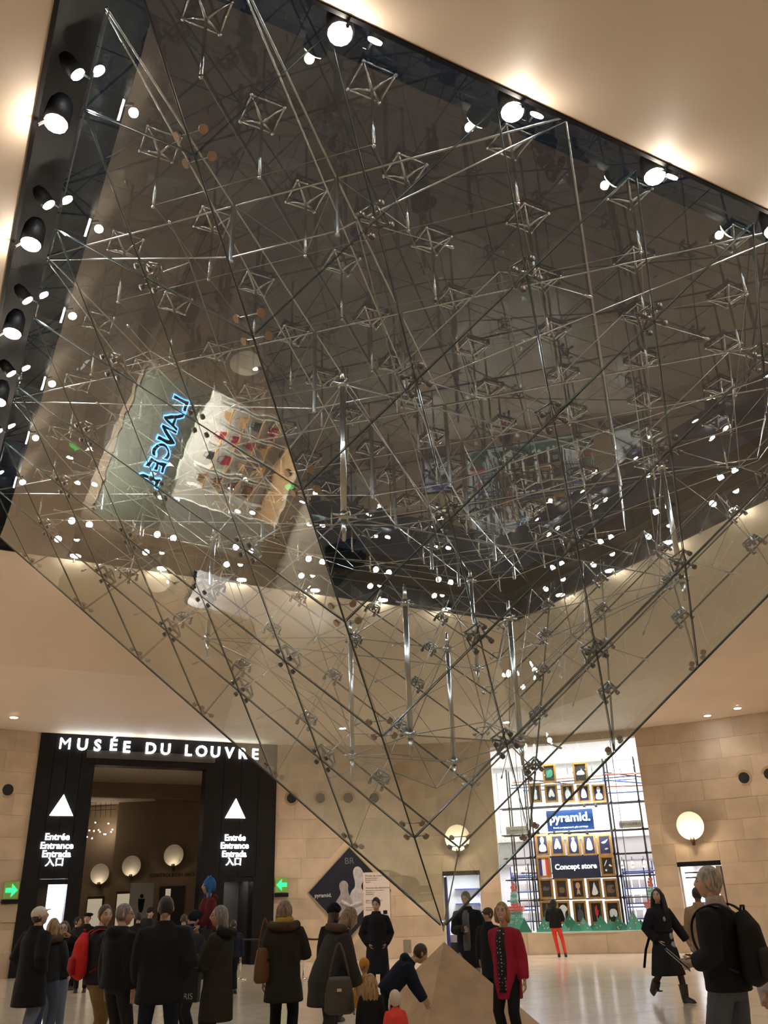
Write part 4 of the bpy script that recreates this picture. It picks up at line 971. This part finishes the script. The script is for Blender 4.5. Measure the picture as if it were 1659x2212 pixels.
    for k, sg in (('L', 1), ('R', -1)):
        S, E_, W_ = J[k]; put(MB().tube([S, S.lerp(E_, .5), E_, E_.lerp(W_, .35), W_], [.046, .042, .036, .036, .025], 8))
        fd = (W_-E_).normalized(); pn = R @ Vector((-sg, -.25, 0)); put(hand_mesh(W_, fd, pn, .45, 1.0, sg))
        hp, kn, an, f = K[k]; put(MB().tube([hp, hp.lerp(kn, .5), kn, kn.lerp(an, .35), an], [.075, .065, .05, .052, .034], 8))
    sc_ = lambda me: (me.transform(Matrix.Diagonal((s, s, s, 1))), me.update())
    me = body.mesh('body', SKIN, True)
    ca = me.color_attributes.new('Col', 'FLOAT_COLOR', 'POINT'); ca.data.foreach_set('color', [q for c_ in cols for q in (*c_, 1)])
    sc_(me); obj('body', me, root)
    def part(name, mb, m, vox=voxel, sm=3, flat=False):
        me = mb.mesh(name, m, True) if flat else remesh(mb, vox, name, m, sm)
        sc_(me); return obj(name, me, root)
    # --- upper garment
    tb = MB(); hem = top.get('hem', .88); fl_ = top.get('flare', 0)
    secs = []
    if hem < .80:
        zz = hem
        while zz < .86:
            q = (.93-zz)/.5; secs.append((Vector((0, -.01*q, zz)), (.175*bw+t+fl_*q, .135+t+fl_*.8*q))); zz += .10
    for z, rx, ry in ((max(hem, .86), .172, .128), (.98, .168, .122), (1.10, .158, .115), (1.22, .172, .122), (1.33, .172, .120), (1.40, .118, .092), (1.455, .070, .070)):
        if z >= max(hem, .86)-.001: secs.append((U((0, 0, z)) if z > .94 else Vector((0, 0, z)).lerp(U((0, 0, z)), .6), (rx*bw+t, ry+t)))
    tb.tube([a for a, b in secs], [b for a, b in secs], 20, ref=(1, 0, 0))
    for k, sg in (('L', 1), ('R', -1)):
        S, E_, W_ = J[k]; ct = t*.9
        cuff = W_.lerp(E_, top.get('cuff', .06))
        ins = U((sg*.07, .0, 1.405))
        tb.tube([ins, S, S.lerp(E_, .35), E_, E_.lerp(cuff, .5), cuff], [.050+ct*.5, .058+ct, .058+ct, .050+ct, .046+ct, .040+ct*.9], 10)
    if top.get('collar'): tb.tube([U((0, .015, 1.43)), U((0, .012, 1.515))], [(.085+t*.5, .080+t*.5), (.074+t*.4, .072+t*.4)], 14)
    if top.get('hood'): tb.ball(U((0, .115, 1.45)), (.13, .085, .075), 12, 8)
    part('upper_garment', tb, top['m'])
    if top.get('fur'):
        fb = MB(); n = 14
        for k in range(n):
            a = PI*.06+PI*.88*k/(n-1); fb.ball(U((.165*math.cos(a), .03+.135*math.sin(a), 1.475-.03*math.sin(a))), (.055, .055, .055), 8, 6)
        part('fur_trim', fb, top['fur'], .014, 1)
    if top.get('front'):       # lighter garment seen in the open front
        fz = top.get('fz', .84); zs = [fz, .98, 1.10, 1.22, 1.33, 1.40, 1.45]; q0 = max(0, (.93-fz)/.5)
        ry = [.135+t+fl_*.8*q0 if fz < .86 else .128+t, .122+t, .115+t, .122+t, .120+t, .092+t, .07+t]
        part('inner_top', MB().tube([U((0, -.06, z)) for z in zs], [(.11*bw*top.get('fw', 1), r_-.06+.017) for r_ in ry[:5]]+[(.09*bw, ry[5]-.06+.012), (.05, ry[6]-.06+.005)], 16, ref=(1, 0, 0)), top['front'], flat=True)
    if top.get('belt'):
        part('belt', MB().tube([U((0, 0, 1.06)), U((0, 0, 1.11))], [(.162*bw+t+.012, .118+t+.012)]*2, 20, ref=(1, 0, 0)), top['belt'], flat=True)
    # --- legs
    lb = MB(); ex = bottom.get('ex', .016)
    lb.tube([Vector((0, 0, .80)), Vector((0, 0, .88)), U((0, 0, .98)), U((0, 0, 1.05))], [(.14*bw, .11), (.172*bw, .125), (.165*bw, .12), (.14*bw, .10)], 14, ref=(1, 0, 0))
    for k in 'LR':
        hp, kn, an, f = K[k]; end = kn.lerp(an, bottom.get('to', .98))
        lb.tube([hp+Vector((0, 0, .03)), hp.lerp(kn, .5), kn, kn.lerp(end, .4), end], [.086+ex, .074+ex, .058+ex, .056+ex, bottom.get('hemr', .046)+ex], 10)
    part('trousers' if not dress else 'stockings', lb, bottom['m'])
    # --- shoes
    for k in 'LR':
        hp, kn, an, f = K[k]; f = Vector((an.x, an.y-.03, an.z-.085)); up = (kn-an).normalized()
        tilt = Matrix.Rotation(math.radians(0 if f.z < .03 else -38), 3, 'X'); P_ = lambda x, y, z: an+tilt @ Vector((x, y, z-.085))
        sb = MB(); sb.tube([P_(0, .07, .05), P_(0, .03, .055), P_(0, -.05, .045), P_(0, -.12, .035), P_(0, -.175, .025)], [(.03, .045), (.038, .055), (.042, .045), (.044, .035), (.028, .022)], 10, ref=(1, 0, 0))
        sb.box(P_(0, -.055, .012), (.085, .25, .024)); sb.tube([P_(0, .03, .05), an+up*(.03+boots)], [.045 if not boots else .060, .048 if not boots else .078], 10)
        if boots: sb.tube([P_(0, .045, .05), P_(0, .05, -.01)], [.032, .024], 8)
        part('shoe', sb, mat('shoe_%.2f_%.2f_%.2f' % shoe, shoe, .45), .012, 2)
    # --- hair
    if hair:
        st, hm = hair; hb = MB()
        if st != 'none':
            hb.ball(HM((0, .014, .022)), tuple(q*hs for q in (.087, .101, .112)), 18, 12, HR)
            if st == 'thin': hb = MB().ball(HM((0, .022, .012)), tuple(q*hs for q in (.084, .092, .112)), 18, 12, HR)
            if st in ('bob', 'long', 'mid'):
                hb.ball(HM((0, .035, -.015)), tuple(q*hs for q in (.100, .085, .125)), 18, 12, HR)
                for sg in (1, -1): hb.tube([HM((sg*.070, -.01, .05)), HM((sg*.092, .0, -.03)), HM((sg*.086, .0, -.125))], [.028*hs, .030*hs, .018*hs], 8)
            if st == 'bob': hb.tube([HM((0, .04, 0)), HM((0, .05, -.09)), HM((0, .05, -.135))], [(.09*hs, .06*hs), (.100*hs, .062*hs), (.085*hs, .045*hs)], 14, ref=HR @ Vector((1, 0, 0)))
            if st == 'mid': hb.tube([HM((0, .05, 0)), HM((0, .07, -.12)), HM((0, .07, -.22))], [(.09*hs, .05*hs), (.10*hs, .055*hs), (.07*hs, .035*hs)], 14, ref=HR @ Vector((1, 0, 0)))
            if st == 'long':
                for k in range(9):
                    a = -PI*.12+PI*1.24*k/8; x, y = .085*math.cos(a), .05+.075*math.sin(a)
                    hb.tube([HM((x*.9, y*.8, .03)), HM((x*1.12, y, -.10)), HM((x*1.35, y*.9, -.22)), HM((x*1.3+.01*math.sin(k*3), y*.95-.01, -.36-.03*(k % 3)))], [.03*hs, .032*hs, .030*hs, .012], 7)
                for sg in (1, -1): hb.tube([HM((sg*.07, -.03, .06)), HM((sg*.095, -.035, -.05)), HM((sg*.11, -.05, -.18)), HM((sg*.10, -.06, -.33))], [.022, .026, .028, .012], 7)
            if st == 'bun': hb.ball(HM((0, .115, .05)), .04*hs, 10, 8)
        part('hair', hb, hm, .010, 2)
    # --- hat
    if hat:
        kind, hm = hat; hb = MB()
        if kind == 'cap':
            hb.ball(HM((0, .008, .040)), tuple(q*hs for q in (.093, .110, .095)), 18, 12, HR)
            hb.tube([HM((0, -.07, .055)), HM((0, -.13, .062)), HM((0, -.165, .055))], [(.075, .010), (.070, .008), (.045, .006)], 12, ref=HR @ Vector((1, 0, 0)))
        elif kind == 'beanie': hb.ball(HM((0, .010, .045)), tuple(q*hs for q in (.095, .110, .105)), 18, 12, HR)
        elif kind == 'beret': hb.ball(HM((.015, .01, .085)), tuple(q*hs for q in (.125, .13, .045)), 18, 10, HR); hb.ball(HM((0, .005, .06)), tuple(q*hs for q in (.09, .10, .05)), 14, 8, HR)
        elif kind == 'fur':
            for k in range(60):
                a, tt = random.random()*2*PI, random.uniform(-.15, 1.4); r = .10
                hb.ball(HM((r*math.cos(a)*math.cos(tt), .01+r*math.sin(a)*math.cos(tt), .05+.10*math.sin(tt))), .038, 6, 5)
        elif kind == 'hood':
            hb.ball(HM((0, .022, .02)), tuple(q*hs for q in (.105, .115, .135)), 18, 12, HR)
            for sg in (1, -1): hb.tube([HM((sg*.09, 0, 0)), HM((sg*.10, -.01, -.12)), HM((sg*.085, -.02, -.30))], [.035, .03, .022], 8)
            if hm is BLUEH:
                for sg in (1, -1): hb.ball(HM((sg*.06, .01, .15)), .032, 8, 6)
        part('hat', hb, hm, .011, 2)
    if glasses:
        gb = MB()
        for sg in (1, -1):
            gb.tube([HM((sg*.033+.023*math.cos(q*PI/5), -.102, .010+.018*math.sin(q*PI/5))) for q in range(11)], .0022, 4, cap=False); gb.tube([HM((sg*.056, -.098, .014)), HM((sg*.078, .0, .016))], .002, 4)
        gb.tube([HM((-.010, -.106, .012)), HM((.010, -.106, .012))], .002, 4)
        part('glasses', gb, BLACK, flat=True)
    root_info = dict(root=root, s=s, U=U, J=J, HM=HM, K=K, M=Matrix.Translation(base) @ Matrix.Rotation(psi, 4, 'Z'))
    return root_info
def PM(i, p): return i['M'] @ (Vector(p)*i['s'])       # a point in the person's frame -> world
BLKC = cloth('cloth_black', (.012, .012, .014)); CHAR = cloth('cloth_charcoal', (.024, .024, .026)); NVY = cloth('cloth_navy', (.012, .016, .030)); OLIV = cloth('cloth_olive', (.030, .029, .020)); DGRY = cloth('cloth_dark_grey', (.035, .034, .033))
JEAN = cloth('denim_light', (.14, .17, .22)); JEAN2 = cloth('denim_mid', (.07, .09, .13)); KHAKI = cloth('cloth_khaki', (.20, .135, .055)); REDT = cloth('cloth_red', (.75, .07, .05)); CRIM = cloth('cloth_crimson', (.33, .018, .045)); GREYS = cloth('cloth_grey', (.12, .12, .12)); BEIG = cloth('cloth_beige', (.33, .22, .12)); LGRY = cloth('cloth_light_grey', (.36, .31, .30)); MUST = cloth('cloth_mustard', (.62, .32, .05)); CREAM = cloth('cloth_cream', (.65, .55, .45)); MARN = cloth('cloth_maroon', (.10, .012, .016)); BLUEH = cloth('plush_blue', (.04, .13, .34), bump=1, bs=40); WHT = cloth('cloth_white', (.70, .62, .50))
FURB = cloth('fur_brown', (.085, .055, .032), bump=1, bs=90, noise=.5); FURD = cloth('fur_dark', (.02, .018, .016), bump=1, bs=90, noise=.5); FURK = cloth('fur_black', (.008, .008, .008), bump=1, bs=90)
def hairm(n, c): return mat(n, c, .5, noise=.75, nscale=60, stretch=(1, 1, .10), bump=1.0, bscale=150)
HBLK = hairm('hair_black', (.008, .007, .006)); HBRN = hairm('hair_brown', (.055, .032, .018)); HBLD = hairm('hair_blond', (.36, .22, .10)); HGRY = hairm('hair_grey', (.20, .185, .17)); HSIL = hairm('hair_silver', (.36, .34, .30)); HAUB = hairm('hair_auburn', (.10, .045, .022)); HASH = hairm('hair_ash', (.24, .165, .10))
PALE_S = (.52, .33, .23); MID_S = (.42, .25, .16); DARK_S = (.16, .085, .05)
jk = lambda m, **k: dict(m=m, **k)
# left group
p1 = person(86, 1960, 13.9, 125, 'person in a white cap and long black coat at far left', jk(BLKC, hem=.52, thick=.05, flare=.04, collar=1), jk(JEAN, ex=.022), ('thin', HBRN), look=(95, -12), hat=('cap', WHT), skin=MID_S, legs={'L': (.12, -.12, 0), 'R': (-.10, .10, 0)}, arms={'L': 'pocket', 'R': 'pocket'}, width=1.05)
p2 = person(117, 1985, 14.5, 160, 'blond person with back turned beside the white cap', jk(CHAR, hem=.80, thick=.035, hood=1, fur=FURB), jk(JEAN2), ('mid', HBLD), arms={'L': 'chest', 'R': 'fwd'}, legs={'L': (.08, 0, 0), 'R': (-.12, -.02, 0)}, width=.92)
p3 = person(140, 1991, 15.1, -8, 'person with auburn hair and glasses, hand raised to the chin', jk(BLKC, hem=.84, thick=.035, collar=1), jk(JEAN), ('mid', HAUB), glasses=True, arms={'L': 'up', 'R': 'pocket'}, skin=PALE_S, shoe=(.4, .35, .3), width=.92)
p4 = person(226, 1956, 12.15, 105, 'person in khaki trousers wearing a red backpack', jk(CHAR, hem=.84, thick=.04, collar=1), jk(KHAKI, ex=.026), ('short', HBRN), look=(25, 4), skin=PALE_S, legs={'L': (.14, -.06, 0), 'R': (-.14, .08, 0)}, arms={'L': 'pocket', 'R': 'strap'}, width=1.05)
p5 = person(268, 1954, 11.45, 125, 'grey haired person in a black padded jacket looking right', jk(BLKC, hem=.80, thick=.055, collar=1, hood=1), jk(CHAR), ('short', HGRY), look=(88, 2), skin=PALE_S, glasses=True, arms={'L': 'down', 'R': 'down'}, width=1.08)
p6 = person(360, 1938, 10.6, 178, 'dark haired person in a big black coat seen from behind', jk(BLKC, hem=.72, thick=.055, collar=1, flare=.02), jk(NVY), ('short', HBLK), skin=MID_S, arms={'L': 'fwd', 'R': 'pocket'}, legs={'L': (.15, 0, 0), 'R': (-.14, 0, 0)}, width=1.12)
p7 = person(424, 1970, 13.0, -75, 'bearded person in a black beanie carrying a child on the shoulders', jk(CHAR, hem=.82, thick=.045), jk(BLKC), None, look=(-60, 8), beard=(.03, .02, .015), skin=PALE_S, hat=('beanie', BLKC), arms={'L': 'chest', 'R': 'strap'})
# the child rides on the shoulders
ch = person(453, 1896, 13.15, -70, 'small child in a blue plush hood and maroon jacket riding on shoulders', jk(MARN, hem=.80, thick=.05, hood=1), jk(JEAN2), None, height=1.14, kid=.8, hat=('hood', BLUEH), skin=PALE_S, arms={'L': 'fwd', 'R': 'fwd'}, legs={'L': (.16, -.30, .40), 'R': (-.16, -.30, .40)}, z0=at_dist(453, 1896, 13.15).z-1.20, shoe=(.05, .03, .03))
p8 = person(478, 1958, 11.2, -108, 'person with long grey hair in an olive parka with dark fur hood', jk(OLIV, hem=.50, thick=.05, flare=.03, fur=FURD), jk(BLKC), ('mid', HGRY), look=(-88, 0), skin=PALE_S, glasses=True, arms={'L': 'cross', 'R': 'chest'}, width=.92)
# a queue inside the portal
for k, (px, py, d, hd, m_, hr, ht, lb) in enumerate(((190, 1973, 23.5, -5, BLKC, HBLK, ('beret', BLKC), 'person in a black beret facing forward in the portal queue'), (168, 1982, 24.5, 60, CHAR, HBLK, None, 'dark dressed person at the left end of the portal queue'), (300, 1972, 23.0, 170, BLKC, HBLK, None, 'dark haired person in the portal queue under the notice board'), (325, 1962, 25.0, 20, CHAR, HBRN, ('beanie', CHAR), 'person in a grey beanie at the back of the portal queue'), (398, 1976, 22.0, 185, CHAR, HBRN, None, 'person half hidden behind the bearded person in the queue'), (505, 1988, 21.0, -160, NVY, HBRN, None, 'person in navy at the right end of the portal queue'))):
    person(px, py, d, hd, lb, jk(m_, hem=.80, thick=.04, collar=1), jk(BLKC), ('short', hr), hat=ht, skin=PALE_S, voxel=.024)
# middle group
p9 = person(616, 1946, 11.8, 172, 'person with a blond bob and yellow scarf in a dark parka', jk(OLIV, hem=.60, thick=.055, flare=.06, fur=FURB), jk(BLKC), ('bob', HASH), look=(140, 12), arms={'L': 'down', 'R': 'chest'}, skin=PALE_S, width=.92)
sc9 = MB().tube([p9['U']((.0, .012, 1.47)), p9['U']((0, .0, 1.53)), p9['U']((0, .0, 1.575))], [(.135, .13), (.125, .12), (.09, .09)], 16); sc9.tube([p9['U']((.07, -.09, 1.47)), p9['U']((.09, -.16, 1.32))], [(.05, .02), (.06, .015)], 10)
m9 = remesh(sc9, .014, 'scarf', cloth('scarf_yellow', (.42, .27, .05))); m9.transform(Matrix.Diagonal((p9['s'],)*3+(1,))); obj('scarf', m9, p9['root'])
p10 = person(700, 1985, 11.0, 112, 'person in a dark parka with brown fur hood bending to the right', jk(DGRY, hem=.62, thick=.05, flare=.05, fur=FURB), jk(DGRY), ('mid', HASH), height=1.64, lean=26, look=(120, 24), arms={'L': 'fwd', 'R': 'reachdown'}, skin=PALE_S, legs={'L': (.10, -.10, 0), 'R': (-.10, .12, 0)}, width=.92)
p11 = person(722, 1958, 15.2, 160, 'person in a shaggy black fur hat standing behind the bending one', jk(BLKC, hem=.60, thick=.045, collar=1), jk(BLKC), ('mid', HBRN), hat=('fur', FURK), skin=PALE_S, look=(120, 0), width=.92)
p12 = person(812, 1940, 18.6, 6, 'short haired person in a long black coat before the white panel', jk(BLKC, hem=.42, thick=.036, flare=.03, collar=1), jk(BLKC), ('short', HBLK), look=(-14, 16), skin=PALE_S, arms={'L': 'pocket', 'R': 'pocket'}, width=.98)
p13 = person(836, 2062, 11.6, 98, 'child in a navy hooded jacket leaning over to touch the stone pyramid', jk(NVY, hem=.80, thick=.05, hood=1, collar=1), jk(BLKC), ('short', HBRN), height=1.28, lean=46, kid=.55, look=(110, 30), skin=PALE_S, arms={'L': ((.16, -.62, .72), (.3, .3, -.3), 1), 'R': ((.20, -.66, .56), (.3, .3, -.3), 1)}, legs={'L': (.12, -.14, 0), 'R': (-.14, .16, 0)})
p14 = person(800, 2114, 10.4, 178, 'small child with long blond hair seen from behind in front', jk(BLKC, hem=.60, thick=.05), jk(BLKC), ('long', HBLD), kid=1.0, skin=PALE_S)
p15 = person(853, 2152, 10.0, 190, 'toddler in a cream hood and red jacket at the bottom edge', jk(REDT, hem=.60, thick=.06, collar=1), jk(GREYS), None, kid=1.2, hat=('hood', CREAM), skin=PALE_S)
p16 = person(787, 2080, 12.2, -150, 'child in a mustard yellow jacket half hidden by the bending adult', jk(MUST, hem=.70, thick=.05, hood=1, fur=cloth('fur_orange', (.55, .25, .06), bump=1, bs=90, noise=.4)), jk(GREYS), ('short', HBLD), kid=.9, skin=PALE_S, hat=('beanie', MUST))
# right of the tip
p17 = person(1006, 1927, 17.6, -12, 'person in an open black coat looking down behind the glass tip', jk(BLKC, hem=.52, thick=.045, front=GREYS, fz=.80, collar=1), jk(cloth('trousers_pale', (.26, .22, .18))), ('short', HBLK), look=(-22, 18), skin=PALE_S, arms={'R': 'phone', 'L': 'back'}, legs={'L': (.13, .08, 0), 'R': (-.10, -.08, 0)})
p18 = person(1052, 1962, 16.2, 150, 'person in a flat brown cap and dark coat behind the crimson cardigan', jk(BLKC, hem=.55, thick=.04, collar=1), jk(BLKC), ('short', HBRN), hat=('cap', cloth('cap_brown', (.10, .07, .05))), skin=PALE_S, look=(-60, 5), arms={'R': 'chest'}, width=.92)
DOTS = mat('cloth_polka', (.008, .008, .009), .8)
def polka(M):
    N = M.node_tree.nodes; L = M.node_tree.links; tc = N.new('ShaderNodeTexCoord'); v = N.new('ShaderNodeTexVoronoi'); v.inputs['Scale'].default_value = 26; v.inputs['Randomness'].default_value = .35
    L.new(tc.outputs['Object'], v.inputs['Vector']); r = N.new('ShaderNodeMath'); r.operation = 'LESS_THAN'; r.inputs[1].default_value = .20; L.new(v.outputs['Distance'], r.inputs[0])
    mx = N.new('ShaderNodeMix'); mx.data_type = 'RGBA'; mx.inputs[6].default_value = (.008, .008, .009, 1); mx.inputs[7].default_value = (.55, .5, .45, 1); L.new(r.outputs[0], mx.inputs[0]); L.new(mx.outputs[2], N['Principled BSDF'].inputs['Base Color'])
polka(DOTS)
p19 = person(1084, 1950, 11.5, -28, 'smiling blond person in a crimson cardigan over a dotted black top', jk(CRIM, hem=.62, thick=.028, front=DOTS, fz=.70), jk(BLKC), ('bob', HBLD), look=(-14, -2), smile=True, skin=PALE_S, arms={'L': 'down', 'R': 'back'}, width=.92)
p20 = person(1194, 1941, 31.0, 176, 'person in bright red trousers and black jacket facing the shop window', jk(BLKC, hem=.86, thick=.05), jk(REDT, ex=.006), ('mid', HBLK), skin=MID_S, legs={'L': (-.02, -.02, 0), 'R': (-.24, .02, 0)}, arms={'L': 'chest', 'R': 'chest'}, width=.92)
p21 = person(1416, 1920, 17.0, 42, 'person with long black hair in a long belted black coat walking', jk(BLKC, hem=.40, thick=.04, flare=.10, belt=BLKC, collar=1), jk(cloth('stocking', (.05, .03, .025)), ex=.0), ('long', HBLK), look=(-18, 0), skin=PALE_S, legs={'L': (.08, -.30, 0), 'R': (-.06, .34, .10)}, arms={'L': ((.42, -.14, .90), (.4, .5, 0)), 'R': 'pocket'}, boots=.16, dress=True, width=.92)
p22 = person(1503, 1918, 17.6, 165, 'person in a beige trench coat and pale sneakers walking away', jk(BEIG, hem=.48, thick=.04, flare=.04, collar=1), jk(BLKC), ('short', HBLK), skin=DARK_S, shoe=(.55, .45, .38), legs={'L': (.09, -.22, 0), 'R': (-.09, .22, .06)})
p23 = person(1530, 1874, 8.25, -112, 'silver haired person in a black sweater and jeans with a backpack', jk(BLKC, hem=.84, thick=.04, cuff=.28, collar=0), jk(cloth('denim_grey', (.085, .10, .125)), ex=.020), ('short', HSIL), look=(-100, 0), skin=PALE_S, arms={'L': ((.20, -.19, 1.06), (.4, .6, -.3)), 'R': ((.05, -.24, 1.06), (.4, .4, -.5))}, legs={'L': (.12, -.05, 0), 'R': (-.12, .12, 0)}, width=1.10, voxel=.013)
cl = MB().tube([p23['U']((0, .012, 1.445)), p23['U']((0, .004, 1.535))], [(.088, .083), (.074, .072)], 16); mcl = remesh(cl, .012, 'shirt_collar', cloth('collar_white', (.42, .38, .35))); mcl.transform(Matrix.Diagonal((p23['s'],)*3+(1,))); obj('shirt_collar', mcl, p23['root'])
p24 = person(1652, 2016, 10.3, 70, 'person in a pale grey padded jacket stooping at the right edge', jk(LGRY, hem=.70, thick=.06, hood=1, cuff=.1), jk(BLKC), ('short', HBRN), height=1.46, lean=32, skin=MID_S, arms={'L': 'down', 'R': 'down'}, look=(60, 30), width=.92)
# ------------------------------------------------------------------ carried things
def spline(P, n=5):
    P = [Vector(p) for p in P]; out = []
    for i in range(len(P)-1):
        a, b, c, d = P[max(i-1, 0)], P[i], P[i+1], P[min(i+2, len(P)-1)]
        for k in range(n):
            t = k/n; out.append(.5*((2*b)+(c-a)*t+(2*a-5*b+4*c-d)*t*t+(3*b-a-3*c+d)*t**3))
    return out+[P[-1]]
def backpack(info, name, m1, m2, label, sc=1.0, dz=0.0):
    e = empty(name, info['M'] @ Matrix.Diagonal((info['s'],)*3+(1,)), label, 'backpack'); U = info['U']
    mb = MB().tube([U((0, .20, .94+dz)), U((0, .235, .98+dz)), U((0, .245, 1.15+dz)), U((0, .235, 1.33+dz)), U((0, .20, 1.44+dz))], [(.10*sc, .05), (.155*sc, .09), (.165*sc, .10), (.14*sc, .08), (.07*sc, .04)], 16, ref=(1, 0, 0))
    bb = obj('bag_body', remesh(mb, .014, 'bag_body', m1, 2), e)
    pk = MB().tube([U((0, .31, .98+dz)), U((0, .335, 1.04+dz)), U((0, .33, 1.15+dz)), U((0, .30, 1.20+dz))], [(.09*sc, .03), (.12*sc, .045), (.12*sc, .04), (.08*sc, .02)], 14, ref=(1, 0, 0)); obj('front_pocket', remesh(pk, .012, 'front_pocket', m2, 2), bb)
    for sg in (1, -1):
        st_ = MB().tube(spline([U((sg*.10, .17, 1.42)), U((sg*.115, .06, 1.475)), U((sg*.125, -.10, 1.43)), U((sg*.145, -.165, 1.30)), U((sg*.18, -.10, 1.12)), U((sg*.15, .15, 1.0))]), [(.026, .009)]*26, 6, ref=(1, 0, 0)); obj('strap', st_.mesh('strap', m2, True), e)
    obj('grab_loop', MB().tube([U((.04, .21, 1.43+dz)), U((.03, .22, 1.48+dz)), U((-.03, .22, 1.48+dz)), U((-.04, .21, 1.43+dz))], .010, 6).mesh('grab_loop', m2, True), e)
    return e
backpack(p4, 'backpack', cloth('pack_red', (.55, .025, .02)), cloth('pack_red_dark', (.30, .012, .012)), 'bright red backpack on the person in khaki trousers')
backpack(p23, 'backpack', cloth('pack_black', (.014, .014, .015)), cloth('pack_grey', (.030, .030, .032)), 'large black backpack on the silver haired person', 1.05, -.02)
def handbag(loc, rz, w_, h_, d_, m_, label, strap, name='shoulder_bag'):
    e = empty(name, Matrix.Translation(loc) @ Matrix.Rotation(math.radians(rz), 4, 'Z'), label, 'bag')
    mb = MB().tube([(0, 0, -h_/2), (0, 0, -h_*.40), (0, 0, 0), (0, 0, h_*.42), (0, 0, h_/2)], [(w_*.40, d_*.35), (w_*.52, d_*.5), (w_*.50, d_*.48), (w_*.40, d_*.3), (w_*.36, d_*.16)], 16, ref=(1, 0, 0))
    bb = obj('bag_body', remesh(mb, .013, 'bag_body', m_, 2), e)
    obj('bag_strap', MB().tube([(w_*.34*math.cos(PI*k/12)*(1-.45*math.sin(PI*k/12)), 0, h_*.44+strap*math.sin(PI*k/12)) for k in range(13)], [(.012, .006)]*13, 6).mesh('bag_strap', m_, True), e)
    obj('clasp', MB().box((0, -d_*.5, h_*.15), (.05, .015, .03)).mesh('clasp', STEEL), bb)
handbag(at_dist(570, 2085, 11.75), 70, .30, .38, .15, mat('leather_tan', (.16, .075, .028), .5), 'tan leather bag at the side of the person with yellow scarf', .34)
handbag(at_dist(733, 2150, 10.55), 20, .32, .36, .15, mat('leather_grey', (.055, .048, .042), .5), 'dark grey tote hanging from the bending person', .34)
e = empty('paper_bag', Matrix.Translation(at_dist(402, 2128, 11.3)) @ Matrix.Rotation(.2, 4, 'Z'), 'black paper carrier bag with pale lettering beside the olive parka', 'bag')
obj('bag_body', MB().box((0, 0, 0), (.30, .12, .34), None, 1.05).mesh('bag_body', mat('bag_matte_black', (.012, .014, .016), .6)), e); text('PARIS', .085, 0, -.066, -.11, mat('bag_print', (.5, .5, .5), .6), e, .001, name='bag_print')
obj('handle', MB().tube([(-.08, 0, .16), (-.06, 0, .30), (.06, 0, .30), (.08, 0, .16)], .006, 5).mesh('handle', BLACK), e)
W_ = p17['J']['R'][2]; pp = PM(p17, W_+Vector((.02, -.10, .03)))
e = empty('mobile_phone', Matrix.Translation(pp) @ Matrix.Rotation(.6, 4, 'X'), 'black mobile phone held by the person in the open coat', 'phone'); obj('case', MB().box((0, 0, 0), (.07, .009, .14)).mesh('case', BLACK), e); obj('screen', MB().box((0, -.006, 0), (.06, .002, .12)).mesh('screen', mat('screen_dark', (.02, .025, .03), .1)), e)
pp = PM(p23, p23['J']['L'][2]+Vector((.0, -.10, .03)))
e = empty('folded_leaflet', Matrix.Translation(pp) @ Matrix.Rotation(-.35, 4, 'Z') @ Matrix.Rotation(.70, 4, 'Y') @ Matrix.Rotation(-.35, 4, 'X'), 'folded leaflet held by the silver haired person', 'leaflet'); obj('sheet', MB().box((0, 0, 0), (.21, .11, .004)).mesh('sheet', mat('paper_white', (.62, .66, .72), .5)), e); obj('cover', MB().box((.0, 0, -.010), (.22, .12, .008)).mesh('cover', BLACK), e)
# the loose belt end and pale patches of the long black coat
bt_ = MB().tube([p21['U']((-.19, .06, 1.08)), p21['U']((-.27, .16, .80)), p21['U']((-.31, .22, .52))], [(.030, .006)]*3, 6); mb_ = bt_.mesh('belt_tail', BLKC); mb_.transform(Matrix.Diagonal((p21['s'],)*3+(1,))); obj('belt_tail', mb_, p21['root'])
FLW = cloth('print_pale', (.30, .29, .28), noise=.6)
for x, y, z, r in ((-.05, -.162, 1.27, .032), (.05, -.158, 1.00, .042), (.06, -.166, .86, .048)):
    q = MB().ball(p21['U']((x, y, z)), (r, .007, r*1.25), 8, 6).mesh('flower_patch', FLW, True); q.transform(Matrix.Diagonal((p21['s'],)*3+(1,))); obj('flower_patch', q, p21['root'])

bpy.data.scenes.remove(WORK)
